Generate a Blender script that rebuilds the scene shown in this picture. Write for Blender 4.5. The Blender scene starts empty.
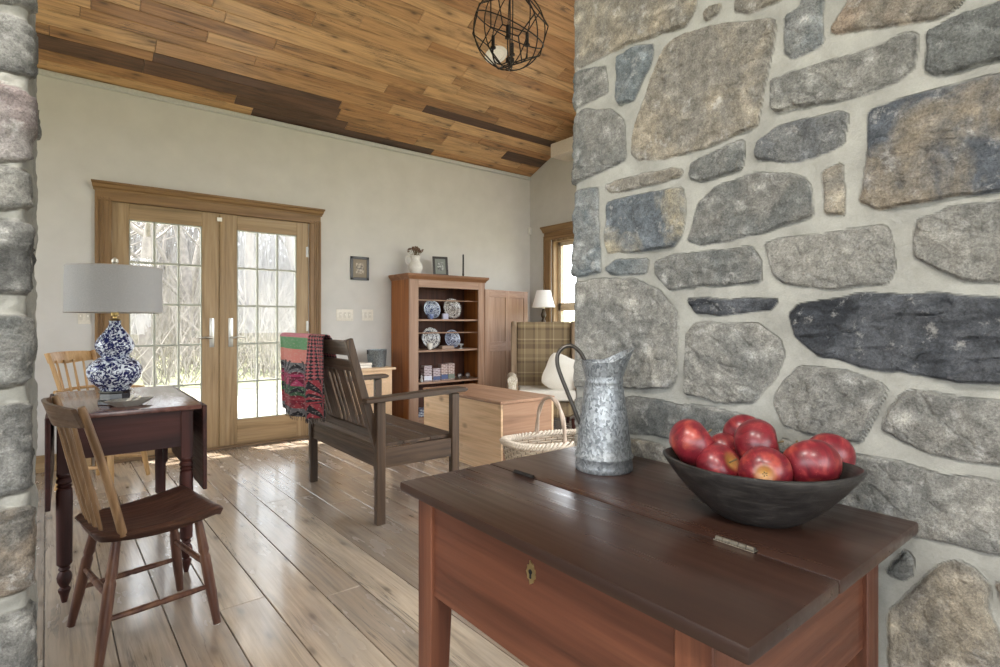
import bpy, bmesh, math, random
from mathutils import Vector, Matrix, noise
import numpy as np
PI = math.pi
SC = bpy.context.scene
COL = SC.collection
# ---------------------------------------------------------------- camera model
F, CX, HY, CAMZ = 546.0, 500.0, 322.0, 1.14
A = math.atan(434/546.0)
FW = (math.sin(A), math.cos(A)); RT = (math.cos(A), -math.sin(A))
def ray(px):
    u = (px-CX)/F
    return FW[0]+RT[0]*u, FW[1]+RT[1]*u
def on_x(px, py, X):
    a, b = ray(px); d = X/a
    return X, b*d, CAMZ+(HY-py)/F*d
def on_y(px, py, Y):
    a, b = ray(px); d = Y/b
    return a*d, Y, CAMZ+(HY-py)/F*d
cam = bpy.data.cameras.new('camera'); co = bpy.data.objects.new('camera', cam); COL.objects.link(co)
cam.sensor_width = 36; cam.lens = F*36/1000
cam.shift_y = (HY-333.5)/1000
cam.clip_start = 0.02
co.location = (0, 0, CAMZ); co.rotation_euler = (PI/2, 0, -A)
SC.camera = co
# ---------------------------------------------------------------- mesh builder
class G:
    def __init__(s): s.bm = bmesh.new()
    def _bev(s, vs, bev, seg=1):
        if bev > 0:
            es = list({e for v in vs for e in v.link_edges})
            bmesh.ops.bevel(s.bm, geom=es, offset=bev, segments=seg, affect='EDGES', profile=.6)
    def box(s, x0, x1, y0, y1, z0, z1, bev=.003, seg=1):
        M = Matrix.Translation(((x0+x1)/2, (y0+y1)/2, (z0+z1)/2)) @ Matrix.Diagonal((abs(x1-x0), abs(y1-y0), abs(z1-z0), 1))
        r = bmesh.ops.create_cube(s.bm, size=1, matrix=M); s._bev(r['verts'], min(bev, abs(x1-x0)*.4, abs(y1-y0)*.4, abs(z1-z0)*.4), seg); return s
    def obox(s, c, size, rot, bev=.003, seg=1):
        M = Matrix.Translation(c) @ rot.to_4x4() @ Matrix.Diagonal((*size, 1))
        r = bmesh.ops.create_cube(s.bm, size=1, matrix=M); s._bev(r['verts'], min(bev, min(size)*.4), seg); return s
    def bar(s, p0, p1, w, t, up=(0, 0, 1), bev=.002):
        """square bar from p0 to p1, width w (sideways), thickness t (towards up)"""
        p0, p1 = Vector(p0), Vector(p1); d = p1-p0; z = d.normalized()
        x = z.cross(Vector(up)).normalized(); y = z.cross(x)
        R = Matrix((x, y, z)).transposed()
        return s.obox((p0+p1)/2, (w, t, d.length), R, bev)
    def tube(s, pts, rad, seg=12, closed=False, flat=1.0, cap=True):
        pts = [Vector(p) for p in pts]; n = len(pts)
        if not hasattr(rad, '__len__'): rad = [rad]*n
        rings = []; prev = None
        for i, p in enumerate(pts):
            if closed: t = pts[(i+1) % n]-pts[i-1]
            else: t = pts[min(i+1, n-1)]-pts[max(i-1, 0)]
            t.normalize()
            if prev is None:
                a = Vector((0, 0, 1)) if abs(t.z) < .9 else Vector((1, 0, 0))
                x = t.cross(a).normalized()
            else: x = (prev-t*prev.dot(t)).normalized()
            prev = x; y = t.cross(x)
            rings.append([s.bm.verts.new(p+(x*math.cos(k*2*PI/seg)+y*flat*math.sin(k*2*PI/seg))*rad[i]) for k in range(seg)])
        m = n if closed else n-1
        for i in range(m):
            a, b = rings[i], rings[(i+1) % n]
            for k in range(seg):
                s.bm.faces.new((a[k], a[(k+1) % seg], b[(k+1) % seg], b[k]))
        if cap and not closed:
            s.bm.faces.new(rings[0][::-1]); s.bm.faces.new(rings[-1])
        return s
    def cyl(s, p0, p1, r0, r1=None, seg=16): return s.tube([p0, p1], [r0, r0 if r1 is None else r1], seg)
    def lathe(s, prof, c=(0, 0, 0), seg=32, sx=1, sy=1, axis=None, jit=None):
        """prof: list of (r, z); r=0 closes to a point"""
        c = Vector(c); R = axis if axis else Matrix.Identity(3)
        rings = []
        for r, z in prof:
            if r <= 1e-6: rings.append([s.bm.verts.new(c+R@Vector((0, 0, z)))])
            else:
                rings.append([s.bm.verts.new(c+R@Vector((r*sx*math.cos(2*PI*k/seg), r*sy*math.sin(2*PI*k/seg), z))) for k in range(seg)])
        for a, b in zip(rings, rings[1:]):
            for k in range(seg):
                k2 = (k+1) % seg
                if len(a) == 1 and len(b) == 1: continue
                if len(a) == 1: s.bm.faces.new((a[0], b[k2], b[k]))
                elif len(b) == 1: s.bm.faces.new((a[k], a[k2], b[0]))
                else: s.bm.faces.new((a[k], a[k2], b[k2], b[k]))
        return s
    def prism(s, poly, f0, f1, bev=0):
        """poly: 2-D points; f0/f1 map (a,b)-> 3-D point for the two faces"""
        a = [s.bm.verts.new(f0(*p)) for p in poly]; b = [s.bm.verts.new(f1(*p)) for p in poly]
        n = len(poly)
        s.bm.faces.new(a[::-1]); s.bm.faces.new(b)
        for i in range(n): s.bm.faces.new((a[i], a[(i+1) % n], b[(i+1) % n], b[i]))
        if bev: s._bev(a+b, bev)
        return s
    def grid(s, nu, nv, f, thick=0, uv=True):
        V = [[s.bm.verts.new(f(i/nu, j/nv)) for j in range(nv+1)] for i in range(nu+1)]
        L = s.bm.loops.layers.uv.verify() if uv else None
        for i in range(nu):
            for j in range(nv):
                fc = s.bm.faces.new((V[i][j], V[i+1][j], V[i+1][j+1], V[i][j+1]))
                if uv:
                    for lp, (a, b) in zip(fc.loops, ((i, j), (i+1, j), (i+1, j+1), (i, j+1))): lp[L].uv = (a/nu, b/nv)
        return s
    def build(s, name, mat, parent=None, ang=35, solid=0, sub=0, flip=False):
        bmesh.ops.recalc_face_normals(s.bm, faces=s.bm.faces[:])
        if flip: bmesh.ops.reverse_faces(s.bm, faces=s.bm.faces[:])
        me = bpy.data.meshes.new(name); s.bm.to_mesh(me); s.bm.free()
        me.materials.append(mat)
        o = bpy.data.objects.new(name, me); COL.objects.link(o)
        me.shade_smooth()
        if ang < 180: me.set_sharp_from_angle(angle=math.radians(ang))
        if parent: o.parent = parent
        if solid:
            m = o.modifiers.new('solid', 'SOLIDIFY'); m.thickness = solid; m.offset = 0
        if sub:
            m = o.modifiers.new('sub', 'SUBSURF'); m.levels = sub; m.render_levels = sub
        return o
def tag(o, label, cat, group=None, kind=None):
    o['label'] = label; o['category'] = cat
    if group: o['group'] = group
    if kind: o['kind'] = kind
    return o
def struct(o, label=None):
    o['kind'] = 'structure'
    if label: o['label'] = label
    return o
def thing(name, label, cat, loc=(0, 0, 0), rz=0, group=None):
    o = bpy.data.objects.new(name, None); COL.objects.link(o); o.empty_display_size = .05
    o.location = loc; o.rotation_euler = (0, 0, rz)
    return tag(o, label, cat, group)
def copy_thing(root, loc=None, rot=None, label=None, scale=None):
    c = root.copy(); COL.objects.link(c)
    for ch in list(root.children):
        d = ch.copy(); COL.objects.link(d); d.parent = c
        for g in list(ch.children):
            e = g.copy(); COL.objects.link(e); e.parent = d
    if loc is not None: c.location = loc
    if rot is not None: c.rotation_euler = rot
    if scale is not None: c.scale = (scale,)*3 if not hasattr(scale, '__len__') else scale
    if label: c['label'] = label
    return c
# ---------------------------------------------------------------- materials
def srgb(r, g, b):
    def f(c):
        c /= 255.0
        return c/12.92 if c <= .04045 else ((c+.055)/1.055)**2.4
    return (f(r), f(g), f(b), 1)
class NT:
    def __init__(s, name):
        s.m = bpy.data.materials.new(name); s.m.use_nodes = True
        s.t = s.m.node_tree; s.b = s.t.nodes['Principled BSDF']
    def n(s, typ, **kw):
        x = s.t.nodes.new(typ)
        for k, v in kw.items():
            if k in x.inputs.keys(): x.inputs[k].default_value = v
            else: setattr(x, k, v)
        return x
    def l(s, a, b): s.t.links.new(a, b)
    def set(s, **kw):
        for k, v in kw.items(): s.b.inputs[k.replace('_', ' ')].default_value = v
        return s
    def coord(s, kind='Object', scale=(1, 1, 1), loc=(0, 0, 0), rot=(0, 0, 0)):
        tc = s.n('ShaderNodeTexCoord'); mp = s.n('ShaderNodeMapping')
        mp.inputs['Scale'].default_value = scale; mp.inputs['Location'].default_value = loc; mp.inputs['Rotation'].default_value = rot
        s.l(tc.outputs[kind], mp.inputs['Vector']); return mp.outputs['Vector']
    def noise(s, vec, scale, detail=4, rough=.55, dist=0):
        x = s.n('ShaderNodeTexNoise'); x.inputs['Scale'].default_value = scale; x.inputs['Detail'].default_value = detail
        x.inputs['Roughness'].default_value = rough; x.inputs['Distortion'].default_value = dist
        if vec: s.l(vec, x.inputs['Vector'])
        return x.outputs['Fac']
    def ramp(s, fac, stops, interp='LINEAR'):
        x = s.n('ShaderNodeValToRGB'); r = x.color_ramp; r.interpolation = interp
        while len(r.elements) < len(stops): r.elements.new(.5)
        for e, (p, c) in zip(r.elements, stops):
            e.position = p; e.color = c if hasattr(c, '__len__') else (c, c, c, 1)
        s.l(fac, x.inputs['Fac']); return x.outputs['Color']
    def mix(s, fac, a, b, mode='MIX'):
        x = s.n('ShaderNodeMix'); x.data_type = 'RGBA'; x.blend_type = mode
        for sock, v in ((x.inputs['Factor'], fac), (x.inputs['A'] if False else x.inputs[6], a), (x.inputs[7], b)):
            if isinstance(v, (int, float)): sock.default_value = v if sock.type == 'VALUE' else (v, v, v, 1)
            elif isinstance(v, tuple): sock.default_value = v
            else: s.l(v, sock)
        return x.outputs[2]
    def math(s, op, a, b=None):
        x = s.n('ShaderNodeMath'); x.operation = op
        for i, v in enumerate((a, b)):
            if v is None: continue
            if isinstance(v, (int, float)): x.inputs[i].default_value = v
            else: s.l(v, x.inputs[i])
        return x.outputs[0]
    def bump(s, h, dist=.002, strength=1.0):
        x = s.n('ShaderNodeBump'); x.inputs['Distance'].default_value = dist; x.inputs['Strength'].default_value = strength
        s.l(h, x.inputs['Height']); s.l(x.outputs['Normal'], s.b.inputs['Normal'])
    def col(s, c): s.l(c, s.b.inputs['Base Color']); return s
_cache = {}
def plain(name, c, rough=.5, metal=0, bump=0, bscale=60, var=.08, **kw):
    if name in _cache: return _cache[name]
    t = NT(name); v = t.coord()
    n = t.noise(v, bscale, 5)
    lo = tuple(x*(1-var) for x in c[:3])+(1,); hi = tuple(min(1, x*(1+var)) for x in c[:3])+(1,)
    t.col(t.ramp(n, [(.3, lo), (.7, hi)]))
    t.set(Roughness=rough, Metallic=metal)
    for k, x in kw.items(): t.b.inputs[k.replace('_', ' ')].default_value = x
    if bump: t.bump(n, bump)
    _cache[name] = t.m; return t.m
def wood(name, dark, mid, light, axis='X', rough=.4, g=1.0, coat=0, bump=.0006, knots=0, off=(0, 0, 0), wear=None):
    key = (name, axis)
    if key in _cache: return _cache[key]
    t = NT(name+'_'+axis.lower())
    sc = [14*g]*3; sc['XYZ'.index(axis)] = .9*g
    v = t.coord(scale=tuple(sc), loc=off)
    n1 = t.noise(v, 1.0, 6, .6, 1.2)
    sf = [60*g]*3; sf['XYZ'.index(axis)] = 2*g
    vf = t.coord(scale=tuple(sf), loc=off); n2 = t.noise(vf, 1.6, 3, .6)
    v3 = t.coord(loc=off); n3 = t.noise(v3, 3.0, 3)
    c = t.ramp(n1, [(.28, dark), (.48, mid), (.72, light)])
    c = t.mix(.35, c, t.ramp(n2, [(.35, .55), (.6, 1.0)]), 'MULTIPLY')
    c = t.mix(t.ramp(n3, [(.35, 0.0), (.65, .35)]), c, mid)
    if knots:
        vo = t.n('ShaderNodeTexVoronoi'); sk = [7.0]*3; sk['XYZ'.index(axis)] = 4.2
        t.l(t.coord(scale=tuple(sk), loc=off), vo.inputs['Vector']); vo.inputs['Scale'].default_value = knots
        kn = t.ramp(vo.outputs['Distance'], [(.04, 1.0), (.10, .6), (.19, 0.0)])
        c = t.mix(t.math('MULTIPLY', kn, .8), c, tuple(x*.42 for x in dark[:3])+(1,))
    if wear:
        nw = t.noise(t.coord(loc=(3, 1, 2)), 9, 6, .7)
        c = t.mix(t.ramp(nw, [(.56, 0.0), (.66, .8)]), c, wear)
    t.col(c)
    t.l(t.ramp(n2, [(.3, rough+.12), (.7, rough-.05)]), t.b.inputs['Roughness'])
    if coat: t.b.inputs['Coat Weight'].default_value = coat; t.b.inputs['Coat Roughness'].default_value = .25
    t.bump(n2, bump); t.b.inputs['Specular IOR Level'].default_value = .32
    _cache[key] = t.m; return t.m
def W(kind, axis='X'):
    if kind == 'desk': return wood('desk_wood', srgb(48, 27, 20), srgb(88, 52, 38), srgb(120, 76, 55), axis, .33, .8)
    if kind == 'desktop': return wood('desktop_wood', srgb(38, 23, 18), srgb(50, 32, 25), srgb(68, 45, 36), axis, .30, .5, coat=.3, bump=.00015)
    if kind == 'mahog': return wood('mahogany', srgb(30, 13, 11), srgb(54, 25, 20), srgb(76, 37, 29), axis, .5, 1)
    if kind == 'darkchair': return wood('worn_dark_wood', srgb(34, 20, 16), srgb(62, 37, 29), srgb(104, 74, 56), axis, .42, 1.2)
    if kind == 'straw': return wood('straw_wood', srgb(98, 70, 46), srgb(146, 112, 76), srgb(176, 142, 102), axis, .4, 1.2)
    if kind == 'oakdark': return wood('fumed_oak', srgb(40, 30, 22), srgb(72, 55, 41), srgb(104, 82, 62), axis, .42, 1)
    if kind == 'pine': return wood('pine', srgb(176, 140, 104), srgb(214, 180, 142), srgb(232, 204, 170), axis, .45, .7, knots=.9)
    if kind == 'pinetop_shaded_end': return wood('pine_lid', srgb(130, 96, 72), srgb(156, 120, 94), srgb(174, 138, 110), axis, .4, .7)  # lid tone, also standing in for shade on the chest ends
    if kind == 'case': return wood('cherry', srgb(104, 60, 28), srgb(146, 88, 42), srgb(174, 112, 58), axis, .35, .8)
    if kind == 'casepale': return wood('faded_cherry', srgb(122, 92, 72), srgb(148, 116, 94), srgb(166, 136, 114), axis, .4, .8)
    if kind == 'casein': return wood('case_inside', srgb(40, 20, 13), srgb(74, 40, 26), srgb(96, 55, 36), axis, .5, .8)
    if kind == 'oak': return wood('trim_oak', srgb(112, 90, 60), srgb(148, 122, 88), srgb(168, 144, 110), axis, .42, .9)
    if kind == 'trim': return wood('trim_stained', srgb(96, 70, 42), srgb(126, 96, 62), srgb(146, 116, 78), axis, .42, .9)
white = srgb(226, 222, 212)
# ================================================================ SETTING
LWZ0, LWZ1 = 1.0, 2.5
YD, XR, WH, SL = 5.40, 4.80, 3.05, .42      # door wall, window wall, wall height, roof slope
def ceil_z(y): return WH+SL*(YD-y)
# ---- plaster
t = NT('plaster'); n = t.noise(t.coord(), 5, 5)
t.col(t.ramp(n, [(.3, srgb(184, 180, 174)), (.7, srgb(192, 188, 182))])); t.set(Roughness=.85)
t.bump(t.noise(t.coord(), 140, 4), .0006)
PLASTER = t.m
# ---- boards
def boards_material(name, stops, rough, gax, cool=None, bumpd=.0008, dark=.35, streak=1.0, crack=0):
    t = NT(name)
    at = t.n('ShaderNodeAttribute'); at.attribute_name = 'tone'
    ao = t.n('ShaderNodeAttribute'); ao.attribute_name = 'shift'
    tc = t.n('ShaderNodeTexCoord')
    va = t.n('ShaderNodeVectorMath'); va.operation = 'ADD'
    t.l(tc.outputs['Object'], va.inputs[0]); t.l(ao.outputs['Vector'], va.inputs[1])
    def mp(sc):
        m = t.n('ShaderNodeMapping'); s3 = [sc[1]]*3; s3[gax] = sc[0]; m.inputs['Scale'].default_value = s3
        t.l(va.outputs[0], m.inputs['Vector']); return m.outputs['Vector']
    base = t.ramp(at.outputs['Fac'], stops)
    g1 = t.noise(mp((1.1, 11)), 1, 8, .66, 1.8)
    g2 = t.noise(mp((2.5, 70)), 1, 4, .6, .3)
    g3 = t.noise(mp((1.6, 5)), 1.2, 4, .6)
    c = t.mix(streak*.75, base, t.ramp(g1, [(.3, .32), (.42, .72), (.52, 1.0), (.7, 1.2)]), 'MULTIPLY')
    c = t.mix(.5, c, t.ramp(g2, [(.35, .6), (.6, 1.05)]), 'MULTIPLY')
    # knots
    vo = t.n('ShaderNodeTexVoronoi'); vo.voronoi_dimensions = '2D'; t.l(mp((1.7, 5.0)), vo.inputs['Vector']); vo.inputs['Scale'].default_value = 1.0
    kn = t.ramp(vo.outputs['Distance'], [(.02, 1.0), (.07, .35), (.18, 0.0)])
    c = t.mix(t.math('MULTIPLY', kn, .7), c, tuple(x*.25 for x in stops[0][1][:3])+(1,))
    if crack:
        g4 = t.noise(mp((.55, 12)), 1.3, 5, .62, .8)
        ck = t.ramp(g4, [(.488, 0.0), (.497, 1.0), (.503, 1.0), (.512, 0.0)])
        mask = t.ramp(t.noise(mp((.9, 2.5)), 1.2, 2), [(.48, 0.0), (.56, 1.0)])
        c = t.mix(t.math('MULTIPLY', t.math('MULTIPLY', ck, mask), crack), c, (.07, .055, .042, 1))
    if cool: c = t.mix(t.ramp(g3, [(.35, 0.0), (.7, .6)]), c, cool)
    t.col(c)
    t.l(t.ramp(g3, [(.3, rough), (.7, rough+.14)]), t.b.inputs['Roughness'])
    t.bump(g2, bumpd)
    return t.m
def boards(name, mat, frame, u0, u1, v0, v1, widths, lengths, gap, thick, seed, tones, dens=1):
    """boards run along u; frame(u,v,w) -> point"""
    rnd = random.Random(seed); bm = bmesh.new()
    tl = bm.faces.layers.float.new('tone'); sl = bm.faces.layers.float_vector.new('shift')
    v = v0
    while v < v1:
        w = rnd.choice(widths)*rnd.uniform(.95, 1.05); v2 = min(v+w, v1)
        u = u0-rnd.uniform(0, lengths[1])
        while u < u1:
            L = rnd.uniform(*lengths); a, b = max(u, u0), min(u+L, u1)
            if b-a > .02:
                tone = tones(rnd, (a+b)/2, v); sh = (rnd.uniform(-9, 9), rnd.uniform(-9, 9), 0)
                g = gap/2; e = gap*.45
                lo = [frame(a+g*.6, v+g, -thick), frame(b-g*.6, v+g, -thick), frame(b-g*.6, v2-g, -thick), frame(a+g*.6, v2-g, -thick)]
                mi = [frame(a+g*.6, v+g, -e), frame(b-g*.6, v+g, -e), frame(b-g*.6, v2-g, -e), frame(a+g*.6, v2-g, -e)]
                hi = [frame(a+g*.6+e, v+g+e, 0), frame(b-g*.6-e, v+g+e, 0), frame(b-g*.6-e, v2-g-e, 0), frame(a+g*.6+e, v2-g-e, 0)]
                R = [[bm.verts.new(p) for p in q] for q in (lo, mi, hi)]
                fs = [bm.faces.new(R[2])]
                for q in (0, 1):
                    for k in range(4): fs.append(bm.faces.new((R[q][k], R[q][(k+1) % 4], R[q+1][(k+1) % 4], R[q+1][k])))
                for f in fs: f[tl] = tone; f[sl] = sh
            u += L
        v = v2
    # base sheet under the boards
    q = [bm.verts.new(frame(a, b, -thick)) for a, b in ((u0, v0), (u1, v0), (u1, v1), (u0, v1))]
    f = bm.faces.new(q); f[tl] = 0.0; f[sl] = (0, 0, 0)
    me = bpy.data.meshes.new(name); bm.to_mesh(me); bm.free(); me.materials.append(mat)
    o = bpy.data.objects.new(name, me); COL.objects.link(o); return o
floor_mat = boards_material('floor_boards', [(0, srgb(136, 118, 100)), (.5, srgb(168, 150, 130)), (1, srgb(192, 174, 152))], .16, 0,
                            cool=srgb(150, 142, 134), crack=.75, streak=.75, bumpd=.00025)
fb = floor_mat.node_tree.nodes['Principled BSDF']; fb.inputs['Coat Weight'].default_value = .55; fb.inputs['Coat Roughness'].default_value = .13; fb.inputs['Coat IOR'].default_value = 1.6
fl = boards('floor', floor_mat, lambda u, v, w: Vector((u, v, w)), -3.2, 5.6, -6.2, 2.4, (.15, .17, .2, .13), (1.6, 3.6), .004, .02, 5,
            lambda r, a, b: r.uniform(.1, 1))
fl.rotation_euler = (0, 0, math.radians(91.2)); fl.location = (0, 0, 0)
struct(fl)
ceil_mat = boards_material('ceiling_boards', [(0, srgb(84, 62, 50)), (.15, srgb(116, 84, 62)), (.5, srgb(172, 128, 86)), (1, srgb(200, 162, 118))], .3, 0, crack=.8, streak=1.2)
sn, cs = SL/math.hypot(1, SL), 1/math.hypot(1, SL)
def cf(u, v, w):   # v runs up the slope from the door wall; the boards' face is underneath
    return Vector((u, YD-v*cs-(-w)*sn*-1*0, WH+v*sn-w))
def ctone(r, a, b):
    if b < .62 and r.random() < .24: return r.uniform(0, .14)
    return r.uniform(.42, 1) if r.random() > .06 else r.uniform(.2, .4)
ce = boards('ceiling', ceil_mat, cf, -2.4, 4.80, 0, 4.20, (.105, .12, .14, .10), (.6, 2.2), .005, .02, 11, ctone)
struct(ce)
# ---- plaster walls
def wallbox(g, x0, x1, y0, y1, z0, z1): g.box(x0, x1, y0, y1, z0, z1, 0)
g = G()
DX0, DX1, DH = .262, 1.876, 2.122
wallbox(g, -2.4, DX0, YD, YD+.16, 0, WH+.02); wallbox(g, DX1, XR+.2, YD, YD+.16, 0, WH+.02); wallbox(g, DX0, DX1, YD, YD+.16, DH, WH+.02)
struct(g.build('wall_back', PLASTER))
WY0, WY1, WZ0, WZ1 = 3.75, 5.0, .78, 2.18
g = G()
wallbox(g, XR, XR+.2, WY1, YD, 0, 3.05); wallbox(g, XR, XR+.2, .9, 1.7, 0, 3.05); wallbox(g, XR, XR+.2, 3.3, WY0, 0, 3.05); wallbox(g, XR, XR+.2, 1.7, 3.3, 0, WZ0); wallbox(g, XR, XR+.2, 1.7, 3.3, WZ1, 3.05); wallbox(g, XR, XR+.2, WY0, WY1, 0, WZ0); wallbox(g, XR, XR+.2, WY0, WY1, WZ1, 3.05)  # the nearer hole is unseen, added for more daylight from this side
g.prism([(YD+.05, 3.05), (.9, 3.05), (.9, ceil_z(.9)+.1), (YD+.05, 3.07)], lambda a, b: Vector((XR, a, b)), lambda a, b: Vector((XR+.2, a, b)))
struct(g.build('wall_side', PLASTER))
HZ = 2.6      # ceiling of the passage in front of the big room
g = G()
for a, b, c, e in ((1.58, 2.4, 0, 4.9), (4.4, YD, 0, 4.9), (2.4, 4.4, 0, .5), (2.4, 4.4, 2.7, 4.9)): g.box(-2.6, -2.4, a, b, c, e, 0)  # unseen opening added to bring daylight into the big room
for a, b, c, e in ((-2.8, -2.5, 0, HZ), (1.1, 1.58, 0, HZ), (-2.5, 1.1, 0, LWZ0), (-2.5, 1.1, LWZ1, HZ)): g.box(-2.6, -2.4, a, b, c, e, 0)  # unseen opening added to light the stone wall from the passage side
struct(g.build('wall_far_left', PLASTER))
g = G()
for a, b, c, e in ((-2.6, -2.2, 0, HZ), (1.5, 1.8, 0, HZ), (-2.2, 1.5, 0, .4), (-2.2, 1.5, 2.5, HZ)): g.box(a, b, -3.0, -2.8, c, e, 0)  # unseen opening behind the camera, added for daylight in the passage
struct(g.build('wall_front', PLASTER))
g = G(); g.box(1.80, 2.0, -3, .9, 0, HZ, 0); g.box(1.22, 1.80, -.7, -.65, 0, HZ, 0); g.box(1.74, 2.1, .95, 1.12, 0, 4.95, 0); g.box(4.7, XR+.2, .95, 1.12, 0, 4.95, 0); g.box(2.1, 4.7, .95, 1.12, 0, .4, 0); g.box(2.1, 4.7, .95, 1.12, 2.9, 4.95, 0); g.box(-2.6, 1.8, 1.27, 1.56, HZ, 4.85, 0)  # wide unseen opening added to brighten the back and gable walls
struct(g.build('wall_inner', PLASTER))
g = G(); g.box(-2.6, 2.0, -3.0, 1.27, HZ, HZ+.1, 0); struct(g.build('ceiling_low', PLASTER))
g = G(); g.box(-3.2, 6, 5.57, 6.43, 2.92, 3.06, .01); struct(g.build('roof_eave', plain('eave_paint', srgb(190, 186, 176), .7)))
g = G(); g.box(-2.4, XR, YD-.03, YD-.001, WH-.045, WH+.0, .008); struct(g.build('trim_1', plain('crown_paint', srgb(178, 177, 172), .6)))
g = G(); g.box(-2.4, .16, YD-.016, YD-.0005, .0, .13, .004); g.box(2.0, XR, YD-.016, YD-.0005, 0, .13, .004); struct(g.build('baseboard_back', W('oak', 'X')))
# tie beam end near the gable
g = G(); g.box(4.50, 4.80, 1.6, 4.70, 3.09, 3.25, .006); struct(g.build('trim_2', plain('pale_beam', srgb(206, 196, 182), .6)))
# ---- door casing
cas = W('trim', 'Z'); cash = W('trim', 'X')
def casing(g, x0, x1, z0, z1, y=YD):
    g.box(x0, x1, y-.022, y-.0005, z0, z1, .003)
g = G()
for x0, sgn in ((.178, 1), (1.99, -1)):
    a, b = x0, x0+sgn*.11
    casing(g, min(a, b), max(a, b), 0, 2.14)
    for off, w, d in ((0, .02, .036), (.035, .008, .03), (.055, .008, .03), (.09, .012, .03)):
        p, q = x0+sgn*off, x0+sgn*(off+w); g.box(min(p, q), max(p, q), YD-d, YD-.002, 0, 2.14, .003)
    p, q = x0+sgn*.102, x0+sgn*.09; g.box(min(p, q)-.0, max(p, q)+.0, YD-.02, YD+.14, 0, 2.12, .002)
struct(g.build('trim_3', cas))
g = G(); g.box(.178, 1.99, YD-.024, YD-.0005, 2.112, 2.22, .003)
prof = [(0, 2.19), (.03, 2.19), (.034, 2.205), (.05, 2.215), (.058, 2.235), (.075, 2.245), (.075, 2.258), (0, 2.258)]
g.prism(prof, lambda a, b: Vector((.178-a*.35, YD-a-.001, b)), lambda a, b: Vector((1.99+a*.35, YD-a-.001, b)))
g.box(.19, 1.98, YD-.03, YD-.001, 2.112, 2.125, .003)
struct(g.build('trim_4', cash))
g = G(); g.box(.26, 1.885, YD-.03, YD+.15, 0, .022, .004); struct(g.build('trim_5', plain('threshold_wood', srgb(116, 92, 66), .5)))
# ---- french doors
glass = NT('glass'); glass.set(Roughness=0.0, IOR=1.45); glass.b.inputs['Transmission Weight'].default_value = 1
gm = glass.t; tr = gm.nodes.new('ShaderNodeBsdfTransparent'); gl = gm.nodes.new('ShaderNodeBsdfGlossy'); gl.inputs['Roughness'].default_value = .02
mx = gm.nodes.new('ShaderNodeMixShader'); mx.inputs[0].default_value = .025
gm.links.new(tr.outputs[0], mx.inputs[1]); gm.links.new(gl.outputs[0], mx.inputs[2]); gm.links.new(mx.outputs[0], gm.nodes['Material Output'].inputs['Surface'])
GLASS = glass.m
nickel = plain('brushed_nickel', srgb(176, 172, 164), .3, 1, var=.03)
darkmetal = plain('dark_metal', srgb(48, 42, 38), .4, .8)
muntin_m = plain('muntin_paint', srgb(150, 150, 136), .5)
def french(name, x0, x1, gx0, gx1, lever_x, lever_dir, label):
    y0, y1 = YD+.0, YD+.045; zt, gz0, gz1 = 2.125, .245, 1.982
    g = G()
    g.box(x0-(.016 if lever_dir < 0 else 0), gx0, y0, y1, .02, zt, .003); g.box(gx1, x1+(.016 if lever_dir > 0 else 0), y0, y1, .02, zt, .003)
    d = struct(g.build(name, W('oak', 'Z')), label)
    g = G(); g.box(gx0, gx1, y0+.0005, y1-.0005, .02, gz0, .003); g.box(gx0, gx1, y0+.0005, y1-.0005, gz1, zt, .003)
    g.build('cross_rail', W('oak', 'X'), d)
    g = G()
    for k in (1, 2): x = gx0+(gx1-gx0)*k/3; g.box(x-.009, x+.009, y0+.008, y1-.008, gz0, gz1, .003)
    for k in (1, 2, 3, 4): z = gz0+(gz1-gz0)*k/5; g.box(gx0, gx1, y0+.009, y1-.009, z-.009, z+.009, .003)
    for a, b, c, e in ((gx0, gx0+.01, gz0, gz1), (gx1-.01, gx1, gz0, gz1), (gx0, gx1, gz0, gz0+.01), (gx0, gx1, gz1-.01, gz1)): g.box(a, b, y0+.006, y1-.01, c, e, .002)
    g.build('muntin_grid', muntin_m, d)
    g = G(); g.box(gx0, gx1, y0+.021, y0+.024, gz0, gz1, 0); g.build('glass_pane', GLASS, d)
    g = G(); g.box(lever_x-.019, lever_x+.019, y0-.007, y0, .915, 1.175, .006, 2); h = g.build('handle', nickel, d)
    g = G(); g.tube([(lever_x, y0, 1.0), (lever_x, y0-.045, 1.0), (lever_x+lever_dir*.02, y0-.055, 1.0), (lever_x+lever_dir*.06, y0-.055, 1.006), (lever_x+lever_dir*.11, y0-.05, .998)], [.011, .009, .009, .008, .006], 10); g.build('lever', nickel, h)
    hx = x0-.004 if lever_dir < 0 else x1+.004
    for z in (1.83, 1.1, .3):
        g = G(); g.cyl((hx, y0-.008, z-.05), (hx, y0-.008, z+.05), .008, seg=10); g.box(hx-.012, hx+.012, y0-.004, y0, z-.05, z+.05, .001); g.build('hinge', nickel, d)
    return d
d1 = french('door_1', .282, 1.073, .405, .938, 1.015, -1, 'left leaf of oak french door with fifteen panes')
d2 = french('door_2', 1.0738, 1.859, 1.223, 1.76, 1.17, 1, 'right leaf of oak french door with fifteen panes')
g = G(); g.box(1.078, 1.118, YD-.012, YD-.0005, .03, 2.1, .004, 2); g.build('meeting_strip', W('oak', 'Z'), d2)
g = G(); g.box(1.055, 1.095, YD-.02, YD-.013, 2.04, 2.075, .002); g.build('latch_plate', plain('white_latch', srgb(225, 222, 214), .5), d2)
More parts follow.
